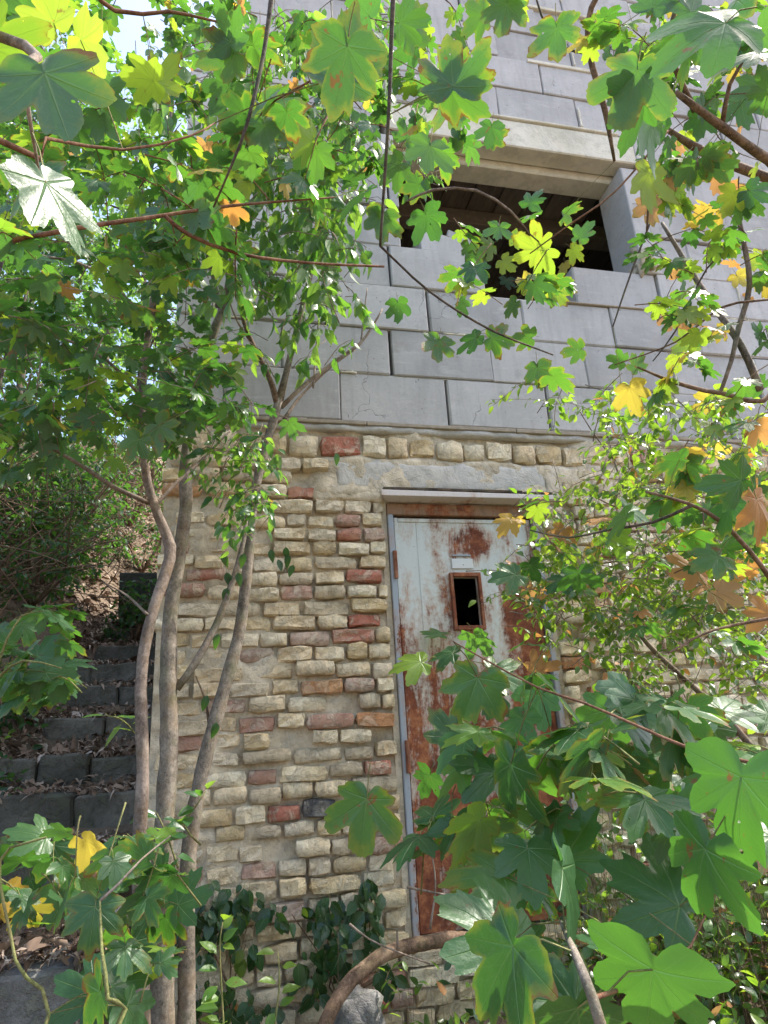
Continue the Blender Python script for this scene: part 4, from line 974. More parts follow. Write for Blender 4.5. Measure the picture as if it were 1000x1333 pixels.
fl.manual([(-15, 62, 95, 30, 'leaf_lime'), (70, 30, 62, 110, 'leaf_lime'), (105, 52, 78, -50, 'leaf_lime'), (60, 92, 60, -10, 'leaf_green', 1), (58, 95, 125, -68), (30, 110, 60, -140), (130, 120, 55, -45, 'leaf_green'),
           (205, 108, 46, 62, 'leaf_lime'), (200, 105, 50, 175, 'leaf_lime'), (235, 115, 34, -20, 'leaf_lime'), (55, 235, 62, 170, 'leaf_green', 1), (60, 238, 105, -62, 'leaf_green', 1), (95, 290, 40, -20), (300, 55, 48, 100), (305, 70, 50, 190), (330, 60, 42, 20), (298, 112, 40, -130),
           (345, 138, 60, -50), (480, 20, 45, 120), (452, 60, 90, -105), (445, 100, 80, 80), (262, 95, 20, 110, 'leaf_orange'), (268, 118, 20, -50, 'leaf_orange'), (312, 130, 24, -40, 'leaf_yellow'), (295, 125, 22, -100, 'leaf_orange'), (345, 195, 14, 60, 'leaf_yellow'),
           (350, 205, 10, -20, 'leaf_orange'), (478, 248, 50, -150, 'leaf_green', 1), (455, 235, 40, 30, 'leaf_green', 1), (270, 285, 48, -60, 'leaf_green', 1), (235, 300, 42, -110), (300, 300, 40, -10, 'leaf_green', 1), (330, 345, 34, -60), (170, 300, 36, -60, 'leaf_green', 1), (215, 275, 38, 160, 'leaf_green', 1),
           (170, 185, 22, 10, 'leaf_orange'), (160, 215, 24, -50, 'leaf_lime'), (400, 300, 34, -140), (430, 345, 30, -120), (405, 245, 30, 60), (95, 190, 20, 190, 'leaf_orange'), (540, 60, 40, 140), (530, 40, 48, 60), (520, 30, 46, 10, 'leaf_green', 1), (590, 112, 70, 95), (588, 118, 62, 15), (590, 125, 55, -80),
           (560, 120, 40, 160), (660, 5, 50, -100), (630, 20, 40, -140), (655, -10, 44, -20, 'leaf_lime'), (560, 190, 46, -100), (575, 200, 36, -30), (520, 215, 40, -140), (555, 280, 40, -60), (545, 240, 30, -160), (500, 280, 36, -100), (530, 180, 34, 60), (612, 190, 26, -60), (640, 165, 30, -100), (668, 178, 16, -70),
           (620, 205, 18, -90, 'leaf_lime'), (645, 215, 20, -100, 'leaf_yellow'), (575, 315, 22, -70), (598, 360, 26, 170), (600, 395, 24, -60), (518, 395, 24, -80), (572, 445, 34, -100), (620, 440, 36, -150, 'leaf_green', 1), (640, 440, 34, -10, 'leaf_green', 1), (700, 478, 34, -80), (720, 490, 34, -20), (690, 440, 26, 180),
           (590, 385, 20, -100, 'leaf_lime'), (755, 455, 24, 190), (40, 20, 40, 200), (-5, 130, 40, 40), (170, 100, 30, 30)], real=.105, jitter=.42)
fl.mixm = autumn(.82, .14, .03)
region(fl, [(0, 230, 330, 360, 1), (0, 100, 420, 240, .8)], 14, .07, (1.35, 2.1), (4, 7), (.12, .26), droop=.5)
region(fl, [(300, 0, 620, 230, 1), (180, 160, 520, 330, .7)], 42, .054, (2.0, 2.7), (5, 8), (.14, .28), droop=.6)
fl.build()

# ------------------------------------------------------------------ maple on the right: heavy limbs outside the view
trunkR = (2.15, -2.05, ground_z(2.15, -2.05))
fr = Plant('maple_tree', trunkR, 'maple on the right with mossy limbs and yellowing leaves before the grey blockwork', 'tree', 'maple', 'leaf_green', 'bark_brown', lo='maple_lo')
fr.limb([trunkR, (2.12, -2.0, .9), (2.2, -1.95, 2.0), (2.25, -1.9, 3.2), (2.2, -1.8, 4.4)], [.10, .085, .07, .055, .035], 'bark_olive', 'trunk', step=.15, sides=12)
LR = [([(2.22, -1.93, 2.4), P(1060, 330, 2.5), P(1010, 508, 2.45), P(940, 512, 2.4), P(880, 498, 2.35), P(830, 478, 2.3)], [.02, .012, .009, .008, .007, .003], 'bark_brown'),
      ([P(990, 508, 2.45), P(965, 450, 2.5), P(930, 400, 2.6), P(895, 345, 2.7), P(862, 290, 2.8)], [.014, .013, .012, .010, .007], 'bark_olive'),
      ([P(938, 510, 2.4), P(952, 470, 2.45), P(962, 425, 2.5), P(976, 370, 2.5), P(965, 300, 2.5), P(955, 250, 2.5)], [.007, .008, .010, .010, .009, .006], 'bark_olive'),
      ([(2.22, -1.88, 3.3), P(1060, 240, 2.2), P(1000, 208, 2.1), P(940, 165, 2.0), P(880, 120, 1.95)], [.03, .02, .015, .013, .008], 'bark_brown'),
      ([(2.22, -1.88, 3.4), P(1080, 260, 2.6), P(1000, 232, 2.5), P(920, 200, 2.4), P(868, 168, 2.35)], [.03, .022, .018, .016, .009], 'bark_brown'),
      ([P(905, 145, 2.0), P(880, 90, 1.95), P(872, 40, 1.9), P(900, -40, 1.9)], [.009, .008, .007, .005], 'bark_brown'),
      ([P(940, 165, 2.0), P(950, 110, 1.95), P(975, 70, 1.9)], [.008, .006, .004], 'bark_brown'),
      ([P(815, -60, 2.6), P(770, 10, 2.7), P(768, 70, 2.75), P(788, 145, 2.8), P(800, 210, 2.85)], [.010, .012, .013, .012, .006], 'bark_brown'),
      ([P(768, 70, 2.75), P(730, 60, 2.7), P(705, 20, 2.6), P(690, -40, 2.6)], [.006, .005, .004, .003], 'bark_dark'),
      ([P(852, 275, 2.8), P(820, 360, 2.7), P(798, 425, 2.6)], [.004, .004, .003], 'bark_dark'),
      ([P(848, 180, 2.0), P(846, 240, 2.0), P(842, 300, 2.0)], [.004, .004, .003], 'bark_brown'),
      ([P(1000, 390, 2.2), P(940, 400, 2.2), P(880, 445, 2.3), P(800, 475, 2.4)], [.004, .004, .003, .002], 'bark_brown'),
      ([P(960, 310, 2.3), P(920, 350, 2.3), P(880, 430, 2.3), P(850, 470, 2.3)], [.004, .003, .003, .002], 'bark_dark'),
      ([P(530, 262, 2.3), P(565, 247, 2.3), P(620, 248, 2.3), P(665, 275, 2.3), P(690, 305, 2.35), P(715, 325, 2.4)], [.004, .005, .005, .004, .003, .002], 'bark_pale'),
      ([P(870, 170, 2.3), P(800, 250, 2.2), P(745, 290, 2.2), P(690, 330, 2.3)], [.004, .003, .0025, .002], 'twig_red')]
for c, r, mname in LR: fr.limb(c, r, mname)
fr.manual([(830, 90, 80, -105), (840, 130, 70, -155), (850, 150, 45, -60), (945, 30, 95, 200, 'leaf_green', 1), (985, 70, 55, 190, 'leaf_green', 1), (880, 50, 50, 190, 'leaf_green', 1), (905, 60, 50, -120, 'leaf_green', 1), (725, 35, 50, -85), (790, 45, 42, 160, 'leaf_green', 1), (965, 130, 40, -80), (985, 110, 40, -100),
           (850, 10, 50, 60), (900, 15, 50, 120), (960, 0, 60, -120, 'leaf_green', 1), (990, 40, 44, -60), (1000, 120, 40, 180), (850, 160, 60, -130), (905, 215, 40, -120), (870, 230, 32, -60), (885, 190, 22, -150, 'leaf_orange'), (965, 160, 26, -120, 'leaf_orange'), (940, 225, 30, -110, 'leaf_orange'), (950, 245, 22, -60, 'leaf_orange'),
           (815, 265, 18, 170, 'leaf_yellow'), (832, 268, 18, -10, 'leaf_orange'), (860, 255, 24, -60, 'leaf_lime'), (915, 275, 24, -150, 'leaf_yellow'), (918, 278, 20, -30, 'leaf_yellow'), (845, 225, 50, -95, 'leaf_lime'), (846, 265, 34, -90, 'leaf_orange'), (872, 412, 22, -100, 'leaf_orange'), (890, 425, 20, -20, 'leaf_orange'), (960, 345, 20, 150, 'leaf_orange'), (960, 360, 22, -60, 'leaf_yellow'),
           (975, 395, 18, 160, 'leaf_orange'), (935, 355, 20, -140, 'leaf_lime'), (905, 350, 22, -120, 'leaf_lime'), (890, 370, 20, -100), (895, 445, 26, -140, 'leaf_lime'), (880, 465, 24, -80, 'leaf_lime'), (820, 505, 38, -70, 'leaf_yellow'), (810, 510, 34, -160), (830, 480, 24, 120), (810, 470, 24, 160), (700, 325, 40, 150, 'leaf_lime'), (705, 330, 38, -60, 'leaf_lime'),
           (690, 265, 26, 60, 'leaf_green', 1), (695, 280, 26, 190, 'leaf_green', 1), (735, 280, 28, 40), (740, 295, 24, -30, 'leaf_lime'), (755, 310, 28, 60, 'leaf_green', 1), (745, 325, 22, -40, 'leaf_lime'), (650, 295, 26, -100), (640, 320, 22, -150, 'leaf_lime'), (655, 340, 20, -40, 'leaf_lime'), (625, 340, 20, 120, 'leaf_lime'), (690, 370, 26, -130, 'leaf_yellow'), (712, 372, 26, 10, 'leaf_green', 1), (725, 380, 24, -60, 'leaf_lime'),
           (735, 345, 18, -90, 'leaf_yellow'), (660, 365, 18, -90), (670, 310, 22, -20, 'leaf_lime'), (925, 520, 28, -150, 'leaf_yellow'), (935, 515, 28, -60, 'leaf_lime'), (950, 540, 26, -100, 'leaf_green', 1), (905, 535, 24, -90, 'leaf_lime'), (990, 505, 30, 170), (985, 640, 50, -80, 'leaf_orange'), (640, 180, 22, 30), (980, 300, 26, 190, 'leaf_green', 1), (990, 335, 24, -130, 'leaf_lime')], real=.10, jitter=.42)
fr.mixm = autumn(.64, .26, .06)
region(fr, [(850, 120, 1010, 540, 1), (760, 0, 1010, 140, 1.2), (600, 290, 770, 390, .45)], 58, .062, (1.9, 2.8), (3, 6), (.12, .26), droop=.5, gl=.12)
fr.build()

# ------------------------------------------------------------------ right middle sapling (leaves over the brickwork right of the door)
bS = g(2.0, -1.45)
ms = Plant('maple_sapling', bS, 'maple sapling with rusty orange and green leaves right of the door', 'sapling', 'maple', 'leaf_green', 'bark_brown', lo='maple_lo')
ms.limb([bS, (1.95, -1.4, .7), P(1030, 800, 2.0), P(990, 735, 1.9), P(940, 680, 1.85), P(895, 655, 1.8), P(840, 640, 1.8)], [.016, .012, .009, .007, .006, .005, .003], 'bark_brown', 'stem')
ms.limb([P(900, 658, 1.8), P(850, 680, 1.85), P(790, 690, 1.9), P(740, 700, 1.95), P(690, 690, 2.0)], [.005, .004, .0035, .003, .002], 'bark_dark')
ms.limb([P(1030, 800, 2.0), P(930, 820, 2.0), P(870, 850, 1.9)], [.006, .004, .003], 'bark_brown')
ms.manual([(672, 748, 38, 190, None, 1), (690, 735, 30, -60, None, 1), (752, 745, 38, -80, None, 1), (740, 755, 32, -160, None, 1), (815, 672, 48, -130, None, 1), (820, 665, 42, -20, None, 1), (885, 598, 44, 200), (895, 605, 38, -60), (865, 655, 40, -100, None, 1), (862, 650, 36, 170, None, 1), (965, 625, 52, 190, None, 1), (975, 635, 46, -70, None, 1), (935, 725, 46, -160, None, 1), (945, 715, 40, 60, None, 1), (955, 655, 48, -120, None, 1), (900, 690, 44, 190, 'leaf_lime'), (905, 700, 40, -70, None, 1),
           (697, 683, 20, 160, 'leaf_yellow'), (735, 690, 30, -110, 'leaf_orange', 1), (770, 680, 34, 20, 'leaf_orange', 1), (690, 768, 30, -30, 'leaf_orange'), (905, 742, 40, 190, 'leaf_orange', 1), (915, 735, 36, 60, 'leaf_orange', 1), (935, 770, 38, -30, 'leaf_orange'), (915, 765, 36, -150, 'leaf_orange'), (982, 740, 34, 170, 'leaf_orange'), (985, 650, 58, -80, 'leaf_orange', 1), (962, 600, 30, 30, 'leaf_orange'), (770, 715, 24, -60, 'leaf_yellow'), (780, 735, 22, -150, 'leaf_orange'), (940, 590, 26, 150, 'leaf_yellow'),
           (800, 700, 34, -60, 'leaf_lime'), (985, 700, 34, 120), (1000, 800, 36, 170, 'leaf_orange', 1), (930, 800, 26, -60, 'leaf_lime'), (905, 835, 24, -100, 'leaf_lime'), (730, 720, 26, -120, None, 1), (830, 640, 26, 100, 'leaf_lime'), (720, 795, 22, -100, None, 1), (690, 700, 22, -60, 'leaf_lime')], real=.095, jitter=.45)
ms.mixm = autumn(.6, .2, .08)
region(ms, [(680, 640, 1010, 860, 1), (820, 560, 1010, 660, 1)], 16, .06, (1.8, 2.4), (3, 6), (.12, .24), droop=.4)
ms.build()

# ------------------------------------------------------------------ nearest sapling, bottom right, big leaves
bN = g(.55, -2.42)
ns = Plant('maple_sapling', bN, 'nearest maple sapling with very large green leaves at the bottom right', 'sapling', 'maple', 'leaf_green', 'twig_green', lo='maple_lo')
ns.limb([bN, P(830, 1500, .74), P(800, 1400, .74), P(772, 1300, .75), P(748, 1240, .82), P(730, 1200, .92)], [.011, .009, .0075, .0062, .005, .002], 'bark_olive', 'stem', step=.03)
ns.limb([P(772, 1300, .75), P(845, 1272, .95), P(900, 1230, 1.05), P(950, 1115, 1.1), P(985, 1020, 1.0)], [.003, .0016, .0016, .0014, .0012], 'twig_red')
ns.limb([P(1060, 1010, 1.1), P(975, 992, 1.05), P(900, 975, 1.1), P(830, 945, 1.15), P(760, 915, 1.2), P(700, 895, 1.25), P(625, 855, 1.3), P(590, 835, 1.35)], [.003, .003, .0028, .0025, .0022, .002, .0016, .0012], 'twig_red')
ns.limb([bN, P(1150, 1300, .9), P(1100, 1100, 1.0), P(1060, 1010, 1.1)], [.009, .007, .006, .005], 'twig_red')
ns.manual([(668, 1232, 122, -118), (664, 1228, 98, 140), (850, 1262, 118, -95), (846, 1256, 100, 150), (732, 1130, 108, -66), (735, 1120, 80, 60), (885, 1180, 98, 148), (918, 1105, 105, -100, 'leaf_green', 1), (965, 1012, 112, -102), (970, 1005, 90, 190), (752, 1312, 118, -80), (750, 1308, 95, 170), (905, 1330, 90, 110),
           (622, 882, 66, -112), (640, 875, 52, -20), (722, 900, 72, -45), (705, 905, 60, -130), (722, 972, 72, -68), (700, 985, 55, 170), (665, 995, 82, -98), (645, 1005, 66, 160), (690, 1010, 66, -30), (810, 932, 72, -35), (790, 925, 56, -110), (900, 960, 74, -22), (880, 945, 56, 170), (790, 982, 62, -85), (775, 975, 46, 180), (830, 1010, 62, -95), (880, 1020, 60, -75), (940, 925, 60, -8), (925, 945, 56, -60),
           (975, 975, 56, 168, 'leaf_lime'), (655, 1140, 78, 182), (660, 1150, 64, -150), (700, 1162, 46, -100), (605, 965, 60, -135), (590, 960, 44, 120), (548, 862, 42, 185, 'leaf_lime'), (590, 850, 36, 190), (620, 828, 40, -50), (575, 826, 32, 170), (640, 905, 40, -100), (760, 1010, 44, -100), (850, 970, 48, -60), (1000, 930, 50, 190), (680, 940, 44, 150), (700, 1085, 60, 150), (690, 1060, 44, 200),
           (615, 1085, 26, -60, 'leaf_orange'), (640, 1040, 30, -80, 'leaf_lime'), (700, 870, 34, 60, 'leaf_orange'), (770, 1015, 38, -95, 'leaf_orange'), (600, 1150, 22, -60, 'leaf_lime'), (625, 1160, 22, -100, 'leaf_lime'), (585, 1140, 20, 160, 'leaf_lime'), (870, 1000, 22, -100, 'leaf_orange'), (700, 1240, 24, -30, 'leaf_orange'), (560, 1010, 40, -110), (1005, 1090, 60, 170)], real=.115, jitter=.26)
ns.manual([(478, 1040, 74, -97)], real=.10, jitter=.1)
ns.mixm = autumn(.85, .10, .02)
region(ns, [(600, 860, 1010, 1080, 1), (540, 1020, 760, 1180, .8), (700, 840, 1010, 960, .6)], 22, .085, (1.15, 1.6), (3, 5), (.12, .2), droop=.4)
ns.build()

# ------------------------------------------------------------------ bottom-left sapling
bL = g(-.62, -2.25)
bs = Plant('maple_sapling', bL, 'maple sapling in front of the steps at the bottom left with one curled tan leaf', 'sapling', 'maple', 'leaf_green', 'twig_green', lo='maple_lo')
bs.limb([bL, P(125, 1400, 1.1), P(140, 1300, 1.15), P(133, 1240, 1.2), P(130, 1172, 1.3)], [.008, .005, .004, .003, .002], 'twig_green', 'stem', step=.03)
bs.limb([P(131, 1172, 1.3), P(155, 1150, 1.32), P(185, 1118, 1.38), P(222, 1088, 1.45)], [.003, .0025, .002, .0015], 'twig_grey', step=.03)
bs.limb([bL, P(40, 1400, 1.2), P(20, 1250, 1.3), P(0, 1120, 1.35), P(60, 1090, 1.3)], [.006, .004, .003, .003, .002], 'twig_green', step=.04)
bs.manual([(60, 1090, 50, 150), (70, 1100, 46, -60), (25, 1130, 46, 200), (30, 1120, 50, 60), (90, 1135, 42, -30), (75, 1160, 44, -110), (112, 1160, 40, -70), (10, 1165, 40, -60, 'leaf_yellow'), (18, 1170, 36, -100, 'leaf_orange'), (108, 1150, 38, 50, 'leaf_orange'), (95, 1155, 34, -160, 'leaf_orange'), (160, 1150, 46, 170), (180, 1140, 44, 20), (195, 1165, 50, -70), (205, 1150, 44, 70), (232, 1178, 52, 25, None, 1), (215, 1195, 48, -80, None, 1),
           (158, 1215, 60, -95), (150, 1200, 50, 60), (175, 1225, 48, -40), (130, 1290, 70, -120), (125, 1295, 64, 160), (145, 1285, 60, -30), (165, 1310, 58, -60), (195, 1250, 34, -100, 'leaf_lime'), (40, 1145, 36, -80), (5, 1100, 36, -40), (150, 1175, 36, -110), (10, 1200, 30, 0, 'leaf_lime')], real=.10, jitter=.35)
bs.mixm = autumn(.85, .12, .02)
region(bs, [(0, 1090, 240, 1200, 1), (100, 1240, 200, 1333, .8)], 12, .075, (1.35, 1.7), (3, 5), (.1, .2), droop=.3)
bs.build()

# left middle sapling
bM_ = g(-1.25, -1.3)
lmid = Plant('maple_sapling', bM_, 'small maple sapling with pale green leaves left of the dark steps', 'sapling', 'maple', 'leaf_green', 'twig_green', lo='maple_lo')
lmid.limb([bM_, P(-60, 950, 1.9), P(-10, 890, 1.8), P(30, 860, 1.75), P(80, 870, 1.75)], [.008, .006, .004, .003, .002], 'twig_green', 'stem', step=.04)
lmid.limb([P(-10, 890, 1.8), P(10, 830, 1.8), P(30, 800, 1.85)], [.004, .003, .002], 'twig_green', step=.04)
lmid.manual([(32, 805, 40, 40), (30, 812, 36, -70), (25, 870, 48, -150), (22, 865, 44, 60), (50, 855, 40, 20), (60, 875, 44, -60), (85, 865, 38, 10), (80, 880, 38, -50), (10, 840, 40, 130), (35, 895, 44, -120), (5, 880, 44, -80), (70, 895, 34, -100), (62, 890, 16, -30, 'leaf_yellow'), (0, 820, 34, 0), (75, 850, 30, 80)], real=.095, jitter=.3)
region(lmid, [(0, 800, 100, 910)], 6, .07, (1.8, 2.1), (3, 5), (.1, .18), droop=.3)
lmid.build()

# ------------------------------------------------------------------ wall shrub with small leaves, right
bR = g(2.35, -.45)
ws = Plant('privet_shrub', bR, 'dense small-leaved shrub sprawling over the bricks right of the door', 'shrub', 'small', 'leaf_shrub', 'twig_grey', minpx=7)
ws.limb([bR, (2.3, -.4, .9), Q(700 + 130, 820, -.35), Q(840, 730, -.35), Q(800, 600, -.3), Q(780, 520, -.3)], [.022, .016, .010, .007, .005, .003], 'bark_pale')
ws.limb([bR, (2.5, -.5, 1.0), Q(930, 780, -.5), Q(900, 640, -.5), Q(930, 560, -.5)], [.02, .014, .010, .007, .004], 'bark_pale')
ws.limb([Q(800, 600, -.3), Q(770, 560, -.25), Q(740, 510, -.25)], [.004, .003, .002], 'bark_brown')
ws.limb([Q(840, 730, -.35), Q(770, 740, -.3), Q(720, 820, -.25)], [.005, .004, .002], 'bark_brown')
ws.limb([Q(800, 660, -.3), Q(770, 645, -.25), Q(742, 636, -.22)], [.004, .003, .002], 'bark_brown')
ws.mixm = lambda: random.choices(['leaf_shrub', 'leaf_lime', 'leaf_orange'], [.80, .16, .04])[0]
region(ws, [(690, 640, 1010, 830, 1.2), (780, 520, 1000, 660, 1), (760, 800, 1010, 920, .55), (650, 500, 830, 540, .35), (640, 720, 720, 790, .35), (940, 540, 1010, 900, .8)], 360, .047, (2.5, 3.1), (7, 12), (.14, .34), droop=.5, hang=.6, gl=.22)
ws.spray(Q(720, 640, -.2), Q(790, 660, -.2), 12, .04); ws.spray(Q(850, 560, -.3), Q(640, 520, -.3), 22, .035, sag=.08); ws.spray(Q(720, 600, -.2), Q(735, 700, -.2), 12, .04); ws.spray(Q(710, 820, -.25), Q(800, 790, -.25), 14, .042)
ws.build()

# ------------------------------------------------------------------ ivy on the foot of the wall, ground cover
def ivy(name, seeds, n, label, size, mat='leaf_ivy', kind='ivy', out=.05, cat='ivy'):
    root = Q(*seeds[0]); pl = Plant(name, tuple(root), label, cat, kind, mat, 'bark_brown', minpx=8)
    for (px, py, rx, ry, w) in [(*s, 1) if len(s) == 4 else s for s in [(a[0], a[1], a[2] if len(a) > 2 else 30, a[3] if len(a) > 3 else 30) for a in seeds[1:]]]:
        pl.tw_([root + rng.normal(0, .02, 3) * [1, 0, 1], Q((seeds[0][0] + px) / 2 + random.uniform(-20, 20), (seeds[0][1] + py) / 2, -.04), Q(px, py, -.04)], .004, .002)
        for _ in range(int(n * rx * ry / 900)):
            a_, r_ = random.uniform(0, 6.28), math.sqrt(random.random()); qx, qy = px + math.cos(a_) * r_ * rx, py + math.sin(a_) * r_ * ry
            p = Q(qx, qy, -.03 - random.random() * out); td = [random.uniform(-.7, .7), random.uniform(-.5, .1), -random.uniform(.3, 1)]
            pl.leaf(p, td, [random.uniform(-.9, .9), -1, random.uniform(-.3, 1.3)], size * random.uniform(.45, 1.25), random.choices([None, 'leaf_dark', 'leaf_shrub', 'leaf_orange'], [.72, .16, .10, .02])[0], p + np.array([random.uniform(-.02, .02), .03, .02]))
    pl.build()
ivy('ivy_clump', [(300, 1340, -.1), (290, 1180, 38, 38), (265, 1220, 34, 34), (330, 1175, 24, 24), (245, 1180, 20, 20), (320, 1230, 16, 30)], 24, 'dark glossy ivy clump on the bricks right of the tree stems', .066, out=.12)
ivy('ivy_clump', [(455, 1320, -.1), (455, 1210, 46, 40), (430, 1180, 26, 16), (380, 1190, 34, 16), (480, 1160, 22, 20), (440, 1250, 24, 34), (405, 1270, 22, 40), (500, 1270, 20, 24), (465, 1165, 14, 14)], 24, 'dark glossy ivy clump on the bricks left of the door foot', .068, out=.12)
ivy('ivy_clump', [(280, 1400, -.2), (280, 1300, 50, 26), (330, 1320, 44, 18), (255, 1325, 20, 20)], 24, 'shaded ivy at the very foot of the wall behind the pale shoots', .055, out=.2)

def carpet(name, label, boxes, n, size, mats, kind='small', lift=(.0, .16), cat='ground cover', up=.7, glc=.28):
    root = g((boxes[0][0] + boxes[0][2]) / 2, (boxes[0][1] + boxes[0][3]) / 2); pl = Plant(name, root, label, cat, kind, mats[0], 'bark_brown', minpx=11, limit=300)
    pl.mixm = lambda: random.choices(mats, [.7] + [.3 / max(1, len(mats) - 1)] * (len(mats) - 1))[0]
    w = [(b[2] - b[0]) * (b[3] - b[1]) * (b[4] if len(b) > 4 else 1) for b in boxes]
    for _ in range(n):
        b = random.choices(boxes, w)[0]; x, y = random.uniform(b[0], b[2]), random.uniform(b[1], b[3]); z0 = ground_z(x, y); l_ = random.uniform(*lift)
        a = np.array([x, y, z0]); e = a + [random.uniform(-.1, .1), random.uniform(-.1, .1), l_ + .03]
        pl.spray(a, e, random.randint(4, 8), size, droop=.05, hang=.5, r0=.0012, sag=0, gl=glc)
    pl.build()
carpet('evergreen_ground_cover', 'low glossy evergreen ground cover with sunlit sheen below the wall right of the door', [(1.35, -1.5, 3.6, -.08, 1.2), (.8, -1.4, 1.6, -.3, .8), (.45, -.6, 1.0, -.1, .5)], 850, .055, ['leaf_shrub', 'leaf_ivy', 'leaf_lime', 'leaf_orange'], lift=(.04, .42))
carpet('low_shrub', 'knee-high glossy shrub massed against the bricks right of the door foot', [(1.5, -.75, 3.6, -.1, 1), (1.25, -.5, 1.75, -.12, .8)], 520, .055, ['leaf_shrub', 'leaf_oval', 'leaf_lime', 'leaf_ivy'], lift=(.2, .95), cat='shrub')
carpet('weed_patch', 'patch of weeds and ivy seedlings in shade left of the steps', [(-2.6, -.6, -1.0, 1.6), (-1.6, -1.6, -1.05, 0)], 300, .05, ['leaf_dark', 'leaf_oval'], lift=(.05, .3))
carpet('nettle_patch', 'bright weeds before the bottom step at the lower left', [(-1.0, -1.3, -.35, -.75), (-.6, -1.2, .3, -.7, .6)], 120, .055, ['leaf_oval', 'leaf_dark'], lift=(.02, .16))

# bent thick branch at the bottom and its dead twig
bb = empty('bent_branch', tuple(Q(425, 1370, -.55)), 'bent brown branch curving from the ground to the foot of the metal door', 'branch')
p, r = curve_pts(QQ([(405, 1400, -.6), (425, 1330, -.55), (450, 1285, -.5), (478, 1258, -.45), (505, 1240, -.42), (550, 1228, -.38), (590, 1222, -.34), (640, 1225, -.3), (690, 1240, -.25)]), [.026, .024, .024, .025, .024, .026, .026, .024, .02], .03)
m = MB(); m.tube(p, r, 12, True, .06); obj('limb', m.mesh('limb', smooth=True), bb, M['bark_brown'])
m = MB()
for c in ([(455, 1203), (480, 1222), (510, 1236), (560, 1255)], [(518, 1236), (517, 1212)], [(560, 1210), (567, 1150), (560, 1100)], [(530, 1155), (590, 1167), (640, 1180)]):
    p, r = curve_pts(QQ([(a, b, -.5) for a, b in c]), [.005] + [.003] * (len(c) - 1), .03); m.tube(p, r, 6)
obj('dead_twig', m.mesh('dead_twig', smooth=True), bb, M['twig_grey'])

# ------------------------------------------------------------------ fallen leaves
def litter(boxes, n, name, label=None, size=(.02, .05), zf=None):
    V, F, T = [], [], []; tp = [oval_leaf(s, .5, 3, .5) for s in range(10)] + [oval_leaf(s, .16, 3, .2) for s in range(8)] + [maple_leaf(70, False)]
    w = [(b[2] - b[0]) * (b[3] - b[1]) * (b[4] if len(b) > 4 else 1) for b in boxes]; Vs, Fs, Ts = [], [], []; n0 = 0
    for _ in range(n):
        b = random.choices(boxes, w)[0]; x, y = random.uniform(b[0], b[2]), random.uniform(b[1], b[3]); z = zf(x, y) if zf else ground_z(x, y)
        tv, tf_, _u = random.choice(tp); t = nrm([random.uniform(-1, 1), random.uniform(-1, 1), random.uniform(-.35, .35)]); nn = nrm(np.array([0, 0, 1]) + rng.normal(0, .4, 3)); nn = nrm(nn - t * np.dot(t, nn)); x_ = np.cross(t, nn)
        sz = random.uniform(*size) * (1 if random.random() < .85 else 1.6); Vs.append((tv * sz * [1, 1, 2.0]) @ np.stack([x_, t, nn], 1).T + [x, y, z + random.uniform(.004, .03)]); Fs.append(tf_ + n0); n0 += len(tv); Ts.append(np.full(len(tv), random.random()))
    o = obj(name, mesh_np(name, np.concatenate(Vs), np.concatenate(Fs), None, np.concatenate(Ts)), None, M['litter']); tag(o, label, 'leaves', kind='stuff'); return o
def step_top(x, y):
    z = None
    for (yf_, zt) in STEPS:
        if y >= yf_ - .02 and y <= yf_ + .36: z = zt
    if z is None: return ground_z(x, y) + .02
    return max(z, ground_z(x, y))
# litter lies thick at the back of each tread
SB = []
for i, (yf_, zt) in enumerate(STEPS):
    nxt = STEPS[i + 1][0] if i + 1 < len(STEPS) else yf_ + .5
    SB.append((-1.3, yf_ + (.05 if i else .0), -.37, nxt, 1 if i else 1.2))
litter(SB, 7500, 'fallen_leaves', 'dry brown leaves heaped on the treads of the stone steps', (.018, .05), step_top)
litter([(-4.5, -1.5, -1.0, 9, 1), (-1.0, 3.0, -.35, 9, 1), (-3.2, 3, -.4, 6.5, 2)], 16000, 'fallen_leaves', 'dry leaf litter covering the wooded slope left of the house', (.03, .075))
litter([(-.35, -3, 3.4, -.05)], 5200, 'fallen_leaves', 'dry leaves and stems on the ground before the wall', (.02, .055))

